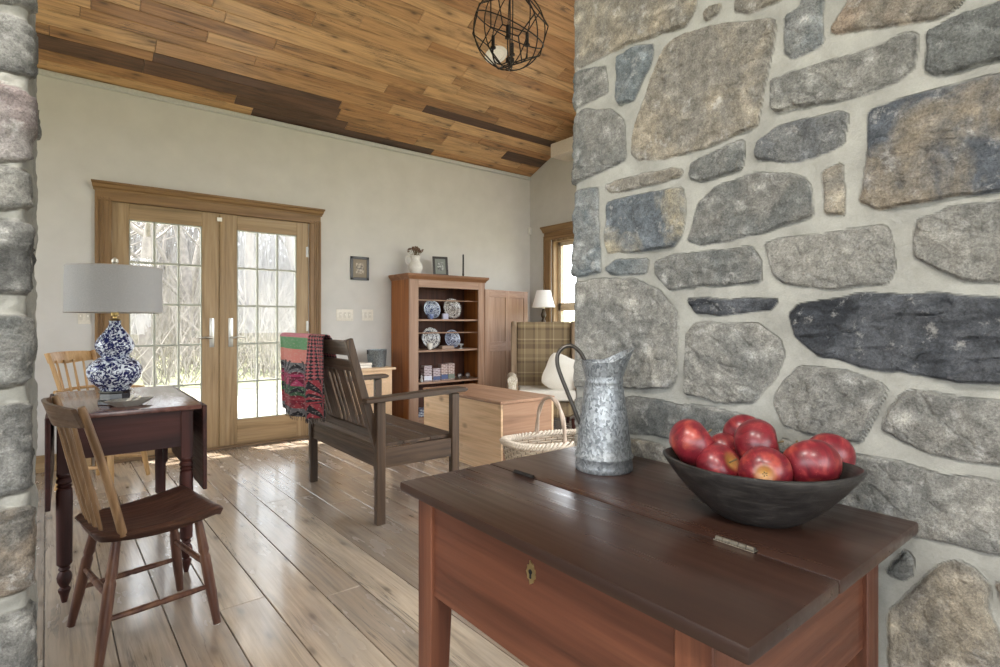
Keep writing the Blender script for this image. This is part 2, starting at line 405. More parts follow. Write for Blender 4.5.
# ---- side window
g = G()
y0, y1 = WY0, WY1
for a, b in ((WY0, WY0+.035), (WY1-.035, WY1)): g.box(XR+.01, XR+.19, a, b, WZ0, WZ1, .002)
for a, b in ((WZ0, WZ0+.03), (WZ1-.03, WZ1)): g.box(XR+.01, XR+.19, WY0, WY1, a, b, .002)
w = struct(g.build('window_1', W('oak', 'Z')))
g = G(); ms = [WY0+.035, (WY0+WY1)/2, WY1-.035]
for a, b in zip(ms, ms[1:]):
    for c, e in ((WZ0+.03, 1.33), (1.33, WZ1-.03)):
        for p, q, r, s in ((a, a+.05, c, e), (b-.05, b, c, e), (a, b, c, c+.05), (a, b, e-.05, e)): g.box(XR+.09, XR+.125, p, q, r, s, .004)
g.build('sash', plain('sash_wood', srgb(206, 186, 156), .5), w)
g = G(); g.box(XR+.105, XR+.108, WY0+.04, WY1-.04, WZ0+.03, WZ1-.03, 0); g.build('glass_pane', GLASS, w)
g = G()
g.box(XR-.022, XR-.0005, WY1, WY1+.11, WZ0, WZ1+.05, .003); g.box(XR-.022, XR-.0005, WY0-.11, WY0, WZ0, WZ1+.05, .003)
g.box(XR-.034, XR-.0005, WY1+.09, WY1+.11, WZ0, WZ1+.05, .003)
struct(g.build('trim_6', cas))
g = G(); g.box(XR-.024, XR-.0005, WY0-.11, WY1+.11, WZ1-.005, WZ1+.1, .003)
prof = [(0, WZ1+.09), (.03, WZ1+.09), (.05, WZ1+.13), (.07, WZ1+.15), (.07, WZ1+.165), (0, WZ1+.165)]
g.prism(prof, lambda a, b: Vector((XR-a-.001, WY0-.11-a*.35, b)), lambda a, b: Vector((XR-a-.001, WY1+.11+a*.35, b)))
g.box(XR-.06, XR-.001, WY0-.13, WY1+.13, WZ0-.03, WZ0, .004)
struct(g.build('trim_7', W('trim', 'Y')))
# ================================================================ STONE WALLS
STONES = []   # (polygon px, kind)
T_, G_, B_, D_, L_, R_, M_ = 'T', 'G', 'B', 'D', 'L', 'R', 'M'
STONES = [
 (T_, [(570,-30),(700,-30),(693,0),(689,15),(682,25),(659,33),(626,43),(603,54),(580,66),(571,69)]),
 (T_, [(702,10),(710,4),(718,3),(715,13),(705,20),(700,16)]),
 (T_, [(735,-30),(733,10),(745,12),(764,5),(778,-2),(782,-30)]),
 (G_, [(570,73),(577,70),(603,66),(605,92),(580,105),(571,108)]),
 (B_, [(614,56),(632,46),(651,44),(646,69),(631,99),(618,103),(614,96)]),
 (T_, [(674,36),(708,25),(771,19),(773,28),(761,89),(753,125),(718,143),(662,158),(637,160),(629,152),(631,132),(646,86),(662,50)]),
 (B_, [(783,16),(800,5),(808,-30),(823,-30),(821,0),(818,20),(819,43),(791,58),(783,50)]),
 (R_, [(829,28),(847,0),(862,-30),(975,-30),(958,2),(938,16),(885,25),(831,32)]),
 (L_, [(770,79),(809,66),(882,43),(902,32),(915,31),(913,66),(892,82),(839,99),(776,110),(770,105)]),
 (G_, [(926,30),(958,13),(1000,0),(1060,-10),(1060,50),(1000,58),(971,64),(935,72),(925,66)]),
 (D_+'g', [(755,150),(757,140),(775,126),(800,120),(836,111),(845,114),(842,142),(810,158),(783,162),(755,158)]),
 (T_, [(822,171),(839,163),(842,198),(841,214),(824,213)]),
 (M_, [(868,110),(902,96),(958,82),(1000,74),(1060,68),(1060,182),(1000,190),(931,198),(875,209),(859,201),(866,160)]),
 (G_, [(570,124),(580,110),(609,109),(621,119),(623,158),(600,171),(575,181),(570,182)]),
 (T_, [(603,185),(635,175),(669,168),(679,170),(677,176),(645,185),(609,193)]),
 (G_, [(687,165),(699,158),(741,140),(741,155),(739,168),(698,181),(688,178)]),
 (B_, [(570,190),(595,187),(598,272),(577,276),(570,277)]),
 ('X', [(604,203),(625,196),(680,188),(683,202),(680,234),(671,247),(605,253),(603,245)]),
 (G_, [(686,241),(697,203),(712,187),(735,178),(760,173),(795,175),(807,182),(809,200),(811,213),(800,219),(760,232),(700,246)]),
 (B_, [(603,268),(614,260),(645,259),(643,274),(610,274)]),
 (G_, [(652,263),(668,256),(747,247),(758,263),(758,281),(668,289),(653,274)]),
 (L_, [(763,245),(782,238),(846,230),(884,226),(890,248),(893,266),(882,284),(832,288),(782,283),(771,273)]),
 (L_, [(913,234),(918,220),(947,207),(1000,202),(1060,200),(1060,283),(1000,282),(961,281),(933,266),(913,257)]),
 (D_, [(686,300),(776,299),(769,309),(715,315),(693,313)]),
 (L_, [(570,284),(600,279),(632,279),(657,290),(675,313),(673,381),(668,387),(639,389),(570,389)]),
 (L_, [(684,335),(693,324),(754,324),(776,338),(782,356),(772,376),(751,403),(715,403),(684,394)]),
 (D_, [(787,315),(796,304),(850,296),(904,294),(961,297),(1000,299),(1060,303),(1060,388),(1000,385),(961,383),(922,376),(868,367),(818,356),(792,335)]),
 (L_, [(771,401),(782,381),(800,367),(846,371),(882,385),(884,392),(872,417),(858,441),(820,437),(780,425)]),
 (L_, [(880,431),(888,412),(903,394),(918,392),(1000,404),(1060,412),(1060,476),(1000,466),(960,462),(924,454)]),
 (G_, [(570,404),(628,398),(679,405),(718,410),(757,420),(770,434),(740,442),(668,438),(632,434),(570,430)]),
 (T_, [(570,440),(632,440),(662,446),(668,475),(570,480)]),
 (L_, [(780,440),(836,452),(900,465),(940,476),(1000,484),(1060,495),(1060,566),(1000,556),(960,548),(924,538),(860,530),(780,505)]),
 (G_, [(884,575),(905,552),(913,560),(910,574),(900,581)]),
 (T_, [(888,616),(905,600),(925,580),(940,566),(958,564),(974,572),(987,588),(984,610),(1000,640),(1010,700),(980,780),(886,780)]),
 (R_, [(996,585),(1060,590),(1060,680),(1012,640)]),
 (G_, [(676,448),(770,446),(776,500),(700,500),(676,480)]),
 (L_, [(570,490),(690,510),(720,560),(640,580),(570,570)]),
 (T_, [(730,515),(850,540),(860,640),(770,640),(735,580)]),
 (G_, [(570,582),(650,590),(700,640),(700,760),(570,700)]),
]
PAL = {'T': ((.30, .262, .205), (.215, .20, .175)), 'G': ((.205, .20, .185), (.14, .145, .14)), 'B': ((.15, .17, .18), (.21, .215, .21)),
       'D': ((.030, .033, .039), (.085, .09, .10)), 'Dg': ((.13, .135, .14), (.19, .19, .18)), 'L': ((.27, .26, .235), (.19, .188, .175)),
       'R': ((.27, .215, .165), (.21, .19, .16)), 'M': ((.24, .205, .16), (.09, .10, .115)), 'X': ((.34, .30, .22), (.12, .135, .15)),
       'P': ((.19, .155, .15), (.26, .24, .23)), 'K': ((.085, .085, .082), (.23, .228, .215)), 'N': ((.22, .18, .14), (.15, .14, .125))}
def sdf_poly(P, poly):
    """signed distance (inside positive) of points P (n,2) to polygon"""
    n = len(poly); d = np.full(len(P), 1e9); s = np.ones(len(P))
    V = np.array(poly)
    for i in range(n):
        a = V[i]; b = V[i-1]; e = b-a; w = P-a
        tt = np.clip((w@e)/(e@e), 0, 1); bb = w-np.outer(tt, e); d = np.minimum(d, (bb**2).sum(1))
        c1 = P[:, 1] >= a[1]; c2 = P[:, 1] < b[1]; c3 = e[0]*w[:, 1] > e[1]*w[:, 0]
        m = (c1 & c2 & c3) | (~c1 & ~c2 & ~c3); s[m] *= -1
    return -s*np.sqrt(d)
def smooth_poly(p):
    q = []
    n = len(p)
    for i in range(n):
        a, b = np.array(p[i], float), np.array(p[(i+1) % n], float)
        L = np.linalg.norm(b-a); f = min(.25, .004/max(L, 1e-6))
        q.append(a+(b-a)*f); q.append(b-(b-a)*f)
    return [tuple(x) for x in q]
def stone_sheet(path, S, Z, step, polys, rough, mort, seed):
    """path(s)->(point, normal) in plan; heightfield of stones set in mortar; polys [(kind, [(s,z)...])]"""
    ss = np.arange(S[0], S[1], step); zs = np.arange(Z[0], Z[1], step)
    ns, nz = len(ss), len(zs)
    P = np.array([(s, z) for s in ss for z in zs])
    W3 = np.array([noise.noise_vector(Vector((p[0]*22, p[1]*22, seed))) for p in P])
    W4 = np.array([noise.noise_vector(Vector((p[0]*70, p[1]*70, seed+3))) for p in P])
    Q = P+W3[:, :2]*.0045+W4[:, :2]*.0014
    best = np.full(len(P), -1e9); idx = np.full(len(P), -1)
    for k, (kind, poly) in enumerate(polys):
        pa = np.array(poly); lo = pa.min(0)-.03; hi = pa.max(0)+.03
        m = np.where((Q[:, 0] > lo[0]) & (Q[:, 0] < hi[0]) & (Q[:, 1] > lo[1]) & (Q[:, 1] < hi[1]))[0]
        if not len(m): continue
        d = sdf_poly(Q[m], smooth_poly(poly))+.0030; u = d > best[m]
        best[m[u]] = d[u]; idx[m[u]] = k
    rr = random.Random(seed)
    base = [rr.uniform(.7, 1.2) for _ in polys]; tx = [rr.uniform(-.06, .06) for _ in polys]; tz = [rr.uniform(-.06, .06) for _ in polys]
    cen = [np.array(p).mean(0) for _, p in polys]
    bm_me = bpy.data.meshes.new('wall'); verts = []; ca = np.zeros((len(P), 4)); cb = np.zeros((len(P), 4)); mk = np.zeros(len(P))
    for i in range(len(P)):
        s, z = P[i]; k = idx[i]; d = best[i]
        nv = Vector((s*9, z*9, seed*1.7)); fr = noise.fractal(nv*3, 1.0, 2.1, 5)
        (px, py), (nx, ny) = path(s)
        e = min(max(d/.0055, 0), 1); e = e*e*(3-2*e)
        if k >= 0:
            kind = polys[k][0]; a, b = PAL[kind]
            crag = noise.ridged_multi_fractal(Vector((s*6+k*3.1, z*(26 if kind == 'D' else 13)+s*4+k, 1)), .9, 2.2, 5, 1.0, 2.0)-1.1
            hs = (.0075*base[k]+fr*.0045+(s-cen[k][0])*tx[k]+(z-cen[k][1])*tz[k]+crag*.0060*{'D': 1.5, 'L': .5, 'T': .6}.get(kind, 1.0))*rough
            th = tx[k]*12; sr, zr = s*math.cos(th)+z*math.sin(th), z*math.cos(th)-s*math.sin(th)
            cn = noise.noise(Vector((sr*5+k*2.3, zr*15, k)))+.35*noise.noise(Vector((sr*22, zr*40, k)))
            led = noise.noise(Vector((sr*4+k, zr*11, k+9)))
            hs += -.0038*math.exp(-(cn/.035)**2)*(1.5 if kind == 'D' else .9)+(.0035 if kind != 'D' else .006)*(1/(1+math.exp(-led*26))-.5)
            hs = min(hs, .0150*rough)
            h = (1-e)*(-.0018)+e*max(hs, .003)
            ca[i] = (*a, 1); cb[i] = (*b, 1)
        else: h = 0; ca[i] = cb[i] = (.4, .4, .4, 1)
        if d < .004: h += .0018*mort*noise.noise(Vector((s*14, z*14, 7)))+.0008*mort*noise.noise(Vector((s*55, z*55, 9)))
        mk[i] = min(max((d+.001)/.0025, 0), 1)
        verts.append((px+nx*h, py+ny*h, z))
    faces = [(i*nz+j, (i+1)*nz+j, (i+1)*nz+j+1, i*nz+j+1) for i in range(ns-1) for j in range(nz-1)]
    return verts, faces, ca, cb, mk
def stone_object(name, sheets, boxes, mat, corem):
    V = []; Fc = []; CA = []; CB = []; MK = []
    for v, f, a, b, m in sheets:
        o = len(V); V += v; Fc += [tuple(x+o for x in q) for q in f]; CA.append(a); CB.append(b); MK.append(m)
    nsheet = len(Fc)
    for x0, x1, y0, y1, z0, z1 in boxes:
        o = len(V); V += [(x, y, z) for x in (x0, x1) for y in (y0, y1) for z in (z0, z1)]
        Fc += [tuple(o+i for i in q) for q in ((0, 1, 3, 2), (4, 6, 7, 5), (0, 4, 5, 1), (2, 3, 7, 6), (0, 2, 6, 4), (1, 5, 7, 3))]
        CA.append(np.full((8, 4), .4)); CB.append(np.full((8, 4), .4)); MK.append(np.zeros(8))
    me = bpy.data.meshes.new(name); me.from_pydata(V, [], Fc)
    for nm, arr in (('ca', np.concatenate(CA)), ('cb', np.concatenate(CB))):
        at = me.attributes.new(nm, 'FLOAT_COLOR', 'POINT'); at.data.foreach_set('color', arr.astype('f').ravel())
    at = me.attributes.new('mk', 'FLOAT', 'POINT'); at.data.foreach_set('value', np.concatenate(MK).astype('f'))
    me.materials.append(mat); me.shade_smooth(); me.set_sharp_from_angle(angle=math.radians(75)); me.update()
    o = bpy.data.objects.new(name, me); COL.objects.link(o); return struct(o)
t = NT('stone_and_mortar')
a1 = t.n('ShaderNodeAttribute'); a1.attribute_name = 'ca'; a2 = t.n('ShaderNodeAttribute'); a2.attribute_name = 'cb'; a3 = t.n('ShaderNodeAttribute'); a3.attribute_name = 'mk'
v = t.coord()
nl = t.noise(v, 5.5, 6, .62, .6); nf = t.noise(v, 240, 5, .8); nm = t.noise(v, 42, 6, .7); nx_ = t.noise(t.coord(loc=(5, 3, 1)), 24, 8, .75)
sc_ = t.mix(t.ramp(nl, [(.42, 0.0), (.58, 1.0)]), a1.outputs['Color'], a2.outputs['Color'])
sc_ = t.mix(.85, sc_, t.ramp(nm, [(.34, .62), (.5, 1.0), (.66, 1.38)]), 'MULTIPLY')
sc_ = t.mix(.9, sc_, t.ramp(nf, [(.32, .5), (.5, 1.0), (.68, 1.45)]), 'MULTIPLY')
sc_ = t.mix(t.ramp(nx_, [(.57, 0.0), (.66, .6)]), sc_, (.47, .46, .44, 1))
mc = t.mix(t.ramp(t.noise(v, 11, 5), [(.35, 0.0), (.65, 1.0)]), srgb(132, 131, 125), srgb(154, 153, 146))
mc = t.mix(.4, mc, t.ramp(nf, [(.35, .8), (.65, 1.12)]), 'MULTIPLY')
t.col(t.mix(a3.outputs['Fac'], mc, sc_)); t.set(Roughness=.88)
t.b.inputs['Specular IOR Level'].default_value = .3
rg = t.n('ShaderNodeTexNoise'); rg.noise_type = 'RIDGED_MULTIFRACTAL'; rg.inputs['Scale'].default_value = 16; rg.inputs['Detail'].default_value = 6; rg.inputs['Roughness'].default_value = .75; t.l(t.coord(scale=(1, 1, 1.7), rot=(.25, 0, 0)), rg.inputs['Vector'])
mo = t.noise(v, 26, 3, .5, .6)
crv = t.ramp(rg.outputs['Fac'], [(.10, .95), (.35, 1.55), (.75, 1.85), (.95, 2.5)])
bsc = t.b.inputs['Base Color'].links[0].from_node
for lk in list(bsc.inputs[7].links): t.t.links.remove(lk)
t.l(t.mix(.85, sc_, crv, 'MULTIPLY'), bsc.inputs[7])
hh = t.math('ADD', t.math('MULTIPLY', nf, t.math('ADD', t.math('MULTIPLY', a3.outputs['Fac'], .8), .2)), t.math('MULTIPLY', t.math('MULTIPLY', nm, a3.outputs['Fac']), 2.0))
hh = t.math('ADD', hh, t.math('MULTIPLY', t.math('MULTIPLY', rg.outputs['Fac'], a3.outputs['Fac']), .9))
hh = t.math('ADD', hh, t.math('MULTIPLY', mo, .7))
t.bump(hh, .0048)
STONE = t.m
def course_polys(rnd, S, Z, keep, kinds, hh=(.11, .2), ww=(.14, .34)):
    out = []; z = Z[0]
    while z < Z[1]:
        h = rnd.uniform(*hh); s = S[0]-rnd.uniform(0, .2)
        while s < S[1]:
            w_ = rnd.uniform(*ww); m = .012
            p = [(s+m+rnd.uniform(0, .02), z+m), (s+w_*.5, z+m+rnd.uniform(-.008, .01)), (s+w_-m, z+m+rnd.uniform(0, .02)), (s+w_-m+rnd.uniform(-.01, .01), z+h*.6), (s+w_-m-rnd.uniform(0, .03), z+h-m),
                 (s+w_*.45, z+h-m+rnd.uniform(-.01, .008)), (s+m+rnd.uniform(0, .02), z+h-m)]
            if keep(p): out.append((rnd.choice(kinds), p))
            s += w_
        z += h
    return out
# right wall: face X = XW for Y < YE, then round the corner and on along +X
XW, YE = 1.205, 1.166
def path_r(s):    # s = Y along the face; normals point to -X, then to +Y
    r = .03
    if s <= YE-r: return (XW, s), (-1, 0)
    L = r*PI/2
    if s < YE-r+L:
        a = (s-(YE-r))/r; return (XW+r-r*math.cos(a), YE-r+r*math.sin(a)), (-math.cos(a), math.sin(a))
    return (XW+r+(s-(YE-r+L)), YE), (0, 1)
polys = []
for kind, pp in STONES:
    q = []
    for px, py in pp:
        if px <= 571: X, Y, Zz = on_x(576, py, XW-.01); Y = YE+.10
        else: X, Y, Zz = on_x(px, py, XW-.01)
        q.append((Y, Zz))
    polys.append((kind, q))
def keep_r(p):
    for s, z in p:
        if s > YE+.16: continue
        d = XW*FW[0]+s*FW[1]
        if d < .2: continue
        px = CX+F*(XW*RT[0]+s*RT[1])/d; py = HY-F*(z-CAMZ)/d
        if px < 1062 and -32 < py < 700+80*(px > 880): return False
    return True
rr_ = random.Random(4)
polys += course_polys(rr_, (-.7, 1.9), (-.02, 2.7), keep_r, ['T', 'G', 'L', 'B', 'L', 'R'])
sh1 = stone_sheet(path_r, (.12, 1.25), (.05, 2.15), .0029, polys, 1.0, 1.0, 2)
sh2 = stone_sheet(path_r, (-.7, .125), (.0, 2.6), .011, polys, 1.0, 1.0, 2)
sh3 = stone_sheet(path_r, (1.24, 1.80), (.0, 2.6), .014, polys, 1.0, 1.0, 2)
sh5 = stone_sheet(path_r, (.11, 1.25), (.0, .06), .012, polys, 1.0, 1.0, 2)
sh4 = stone_sheet(path_r, (.11, 1.25), (2.14, 2.62), .012, polys, 1.0, 1.0, 2)
stone_object('wall_right', [sh1, sh2, sh3, sh4, sh5], [(XW+.012, 1.75, -.7, YE-.012, 0, 2.6)], STONE, None)
# left pier: face Y = YP (normal -Y) for X < XP, then side X = XP (normal +X) to YP2, then back
XP, YP, YP2 = -.0515, 1.262, 1.58
def path_l(s):    # s = X for s < XP
    r = .018; L = r*PI/2
    if s <= XP-r: return (s, YP), (0, -1)
    if s < XP-r+L:
        a = (s-(XP-r))/r; return (XP-r+r*math.sin(a), YP+r-r*math.cos(a)), (math.sin(a), -math.cos(a))
    s2 = s-(XP-r+L); D = YP2-YP-2*r
    if s2 < D: return (XP, YP+r+s2), (1, 0)
    if s2 < D+L:
        a = (s2-D)/r; return (XP-r+r*math.cos(a), YP2-r+r*math.sin(a)), (math.cos(a), math.sin(a))
    return (XP-r-(s2-D-L), YP2), (0, 1)
LP = [('K', -60, 4), ('K', 11, 72), ('P', 84, 160), ('L', 166, 207), ('K', 216, 296), ('G', 311, 388), ('K', 401, 498), ('N', 508, 600), ('G', 613, 700)]
polys = []
for kind, a, b in LP:
    def pt(px, py):
        X, Y, Zz = on_y(px, py, YP-.008); return (X, Zz)
    lean = random.Random(a).uniform(-3, 3)
    za, zb = pt(10, a)[1], pt(10, b)[1]
    r_ = random.Random(a+5)
    e = XP+.02+r_.uniform(0, .05)
    polys.append((kind, [(-.31+r_.uniform(-.03, .1), za), (-.18, za+.004), (-.09, za+r_.uniform(-.01, .002)), (e, za-.012), (e+.01, (za+zb)/2), (e, zb+.012), (-.09, zb+r_.uniform(0, .01)), (-.19, zb-.003), (-.31, zb)]))
zz0 = min(min(q[1] for q in p) for _, p in polys); zz1 = max(max(q[1] for q in p) for _, p in polys)
def keep_l(p):
    c = np.array(p).mean(0)
    if -.34 < p[0][0] < .08 or -.34 < p[4][0] < .0: return not (zz0-.02 < c[1] < zz1+.02)
    return True
kinds = ['K', 'G', 'L', 'N', 'P', 'T']
polys += course_polys(random.Random(8), (-1.3, -.33), (0, 2.8), lambda p: max(q[0] for q in p) < -.33, kinds)
polys += course_polys(random.Random(9), (.0, .60), (0, 2.8), lambda p: min(q[0] for q in p) > .2 and max(q[0] for q in p) < .62, ['L', 'K', 'L', 'T'], (.07, .16), (.10, .22))
polys += course_polys(random.Random(10), (-.34, .0), (0, zz0-.02), lambda p: max(q[1] for q in p) < zz0, kinds)
polys += course_polys(random.Random(12), (-.34, .0), (zz1+.01, 2.8), lambda p: True, kinds)
sl1 = stone_sheet(path_l, (-.36, .30), (.2, 1.75), .0045, polys, .8, 4.5, 6)
sl2 = stone_sheet(path_l, (-1.3, -.355), (.0, 2.6), .014, polys, 1.3, 3.0, 6)
sl3 = stone_sheet(path_l, (.29, 1.5), (.0, 2.6), .014, polys, 1.3, 3.0, 6)
sl4 = stone_sheet(path_l, (-.36, .30), (1.74, 2.6), .012, polys, .8, 2.0, 6)
sl5 = stone_sheet(path_l, (-.36, .30), (.0, .21), .012, polys, .8, 2.0, 6)
stone_object('wall_left', [sl1, sl2, sl3, sl4, sl5], [(-1.3, XP-.02, YP+.02, YP2-.02, 0, 2.6)], STONE, None)
# ================================================================ WRITING DESK (foreground)
DZ = .785
desk = thing('writing_desk', 'dark brown lift-top writing desk with brass keyhole plate against the stone wall', 'desk', (.582, .296, 0))
# local: x 0..~.54 towards the stone wall, y 0..~.76 away from the camera
DW, DL, DT = .606, .797, .022
g = G()
SY = .36   # seam
seam0 = .375*DW/.535
g = G(); g.box(0, .2495, 0, DL, DZ-DT, DZ, .006, 2)
lidf = g.build('lid', W('desktop', 'Y'), desk)
g = G(); g.box(.2515, DW, 0, DL, DZ-DT, DZ, .006, 2); g.build('fixed_top', W('desktop', 'Y'), desk)
# case
cx0, cx1, cy0, cy1, cz = .018, DW-.03, .053, DL-.052, .56
g = G(); g.box(cx0+.008, cx0+.03, cy0+.05, cy1-.05, cz, DZ-DT, .002); g.build('front_panel', W('desk', 'Y'), desk)
g = G(); g.box(cx1-.03, cx1-.008, cy0+.05, cy1-.05, cz, DZ-DT, .002); g.build('back_panel', W('desk', 'Y'), desk)
for yy in (cy0+.008, cy1-.03):
    g = G(); g.box(cx0+.05, cx1-.05, yy, yy+.022, cz, DZ-DT, .002); g.build('side_panel', W('desk', 'X'), desk)
g = G(); g.box(cx0+.01, cx1-.01, cy0+.01, cy1-.01, cz+.002, cz+.014, 0); g.build('bottom_panel', W('desk', 'Y'), desk)
for xx, sx in ((cx0, 1), (cx1, -1)):
    for yy, sy in ((cy0, 1), (cy1, -1)):
        g = G(); w0, w1 = .054, .036
        f = lambda z, w: [Vector((xx+sx*a*w, yy+sy*b*w, z)) for a, b in ((0, 0), (1, 0), (1, 1), (0, 1))]
        R = [[g.bm.verts.new(p) for p in f(z, w)] for z, w in ((0, w1), (cz-.02, w0), (DZ-DT-.001, w0))]
        for a, b in zip(R, R[1:]):
            for k in range(4): g.bm.faces.new((a[k], a[(k+1) % 4], b[(k+1) % 4], b[k]))
        g.bm.faces.new(R[0][::-1]); g.bm.faces.new(R[-1]); g._bev([v for r in R for v in r], .002)
        g.build('leg', W('desk', 'Z'), desk)
# hinges on the seam: knuckled iron butts
iron = plain('iron', srgb(46, 42, 40), .45, .7, bump=.0005); worniron = plain('worn_iron', srgb(120, 114, 104), .4, .8, bump=.0005, var=.3)
def butt(y, m):
    g = G()
    for k in range(5): g.cyl((.2505, y-.032+k*.013, DZ+.0025), (.2505, y-.032+k*.013+.012, DZ+.0025), .0042, seg=10)
    g.box(.2505-.007, .2505+.007, y-.034, y+.034, DZ, DZ+.0015, .0005)
    return g.build('hinge', m, desk)
butt(.662, iron); butt(.151, worniron)
# keyhole escutcheon
g = G(); n = 28; pts = []
for k in range(n):
    a = 2*PI*k/n; r = 1+.16*math.cos(a*9)+(.2 if abs(math.sin(a)) > .97 else 0); pts.append((r*.0105*math.cos(a), r*.0155*math.sin(a)))
ey, ez = .384, .722
g.prism(pts, lambda a, b: Vector((cx0+.008, ey+a, ez+b)), lambda a, b: Vector((cx0+.0055, ey+a, ez+b)), .0004)
esc = g.build('escutcheon', plain('old_brass', srgb(168, 146, 104), .4, .9, bump=.0006, bscale=200), desk)
g = G(); g.lathe([(0, 0), (.0042, 0), (.0042, .001), (0, .001)], (0, 0, 0), 14, axis=Matrix(((0, 0, -1), (0, 1, 0), (1, 0, 0)))); g.box(-.001, 0, -.0018, .0018, -.011, 0, 0)
g.bm.transform(Matrix.Translation((cx0+.0053, ey, ez+.002))); g.build('keyhole', plain('black_hole', (.004, .004, .004, 1), .8), esc)
# ================================================================ PITCHER
def spangle(name, c0, c1, rough=.38):
    t = NT(name); v = t.coord(scale=(1, 1, .8)); vo = t.n('ShaderNodeTexVoronoi'); vo.inputs['Scale'].default_value = 185
    nz = t.noise(v, 40, 4); vm = t.n('ShaderNodeVectorMath'); vm.operation = 'ADD'; t.l(v, vm.inputs[0])
    x = t.n('ShaderNodeTexNoise'); x.inputs['Scale'].default_value = 60; t.l(v, x.inputs['Vector'])
    sx = t.n('ShaderNodeVectorMath'); sx.operation = 'SCALE'; sx.inputs['Scale'].default_value = .02; t.l(x.outputs['Color'], sx.inputs[0]); t.l(sx.outputs[0], vm.inputs[1])
    t.l(vm.outputs[0], vo.inputs['Vector'])
    c = t.ramp(vo.outputs['Color'], [(.15, c0), (.85, c1)])
    c = t.mix(t.ramp(t.noise(v, 12, 5), [(.4, 0.0), (.65, .5)]), c, srgb(120, 124, 128))
    t.col(c); t.set(Metallic=.7); t.l(t.ramp(vo.outputs['Color'], [(.2, rough+.15), (.8, rough)]), t.b.inputs['Roughness']); t.bump(vo.outputs['Distance'], .0004)
    return t.m
GALV = spangle('galvanised_steel', srgb(104, 108, 112), srgb(166, 170, 173), .46)
PC = (1.021, .880)
sd = math.atan2(-RT[0]*0+RT[1], RT[0])-.05   # spout direction: to the right in the picture
pit = thing('pitcher', 'tall galvanised metal pitcher standing on the writing desk', 'pitcher', (PC[0], PC[1], DZ), sd)
g = G()
nseg = 64; prof = [(.066, .0, 0), (.0685, .003, 0), (.0685, .012, 0), (.0672, .027, 0), (.0700, .031, 0), (.0700, .036, 0), (.0662, .040, 0), (.0635, .07, 0), (.058, .115, 0), (.0525, .155, 0), (.047, .195, 0), (.0445, .206, 0), (.0462, .2095, 0), (.0462, .2145, 0), (.0442, .218, 0),
        (.0462, .228, .22), (.0488, .240, .50), (.0515, .252, .8), (.0535, .262, 1)]
def prow(r, z, s):
    out = []
    for k in range(nseg):
        a = 2*PI*k/nseg; c = max(0, math.cos(a))
        e = s*(c**1.9)
        rr = r*(1+.34*e); zz = z+(.029*e) - s*.004*(1-c)*abs(math.sin(a))
        wid = 1-.04*e
        out.append(Vector((rr*math.cos(a), rr*math.sin(a)*wid, zz)))
    return out
rings = [[g.bm.verts.new(p) for p in prow(*q)] for q in prof]
inner = [[g.bm.verts.new(p*1 - Vector((p.x, p.y, 0)).normalized()*.0016) for p in prow(*q)] for q in prof[::-1][:-1]]
allr = rings+inner
for a, b in zip(allr, allr[1:]):
    for k in range(nseg): g.bm.faces.new((a[k], a[(k+1) % nseg], b[(k+1) % nseg], b[k]))
g.bm.faces.new(allr[0][::-1]); g.bm.faces.new(allr[-1])
g.build('body', GALV, pit, ang=50)
g = G(); g.tube([p+Vector((0, 0, .0003)) for p in prow(.0533, .2625, 1)], .0018, 8, closed=True); g.build('rolled_rim', GALV, pit)
g = G(); g.lathe([(0, .006), (.06, .006), (.06, .008), (0, .008)]); g.build('base_disc', GALV, pit)
hp = [(-.046, 0, .262), (-.058, 0, .283), (-.078, 0, .297), (-.098, 0, .293), (-.111, 0, .276), (-.112, 0, .252), (-.104, 0, .225), (-.092, 0, .195), (-.078, 0, .160), (-.064, 0, .124), (-.0575, 0, .108)]
def crspline(P, k=5):
    P = [Vector(p) for p in P]; out = []
    for i in range(len(P)-1):
        a, b, c, d = P[max(i-1, 0)], P[i], P[i+1], P[min(i+2, len(P)-1)]
        for j in range(k):
            t_ = j/k; out.append(.5*((2*b)+(c-a)*t_+(2*a-5*b+4*c-d)*t_*t_+(3*b-a-3*c+d)*t_**3))
    out.append(P[-1]); return out
g = G(); hs = crspline(hp)
for p, q in zip(hs, hs[1:]): pass
g.tube(hs, .0062, 12, flat=.8); g.build('handle', plain('handle_steel', srgb(84, 80, 76), .4, .8, bump=.0003), pit)
# ================================================================ BOWL AND APPLES
BC = Vector((.975, .482, DZ)); brz = math.atan2(-.298, .132)
t = NT('black_bowl_wood'); v = t.coord(scale=(1, 1, 2.2)); n1 = t.noise(v, 18, 7, .7, 1.5); n2 = t.noise(t.coord(scale=(3, 3, 30)), 9, 3)
t.col(t.mix(t.ramp(n2, [(.5, 0.0), (.8, .35)]), t.ramp(n1, [(.35, srgb(24, 22, 22)), (.6, srgb(44, 41, 40)), (.72, srgb(80, 74, 68))]), srgb(90, 84, 78))); t.set(Roughness=.42); t.bump(n1, .0008)
BOWLM = t.m
bowl = thing('bowl', 'oval black wooden bowl of red apples on the writing desk', 'bowl', BC, brz)
g = G(); ns = 64
def bring(r, z, tip):
    out = []
    for k in range(ns):
        a = 2*PI*k/ns; c, s = math.cos(a), math.sin(a)
        e = abs(c)**3
        out.append(Vector(((.160*r)*c*(1+.03*tip*e), (.118*r+.0)*s*(1-.10*tip*e), z+tip*.006*e)))
    return out
bp = [(.0, 0, 0), (.30, 0, 0), (.38, .001, 0), (.50, .012, .0), (.62, .027, .1), (.74, .045, .3), (.85, .064, .6), (.94, .083, .9), (1.0, .097, 1), (1.0, .101, 1), (.975, .1025, 1), (.945, .099, 1), (.90, .086, .9), (.80, .064, .5), (.68, .046, .2), (.54, .030, 0), (.36, .020, 0), (0, .018, 0)]
R = []
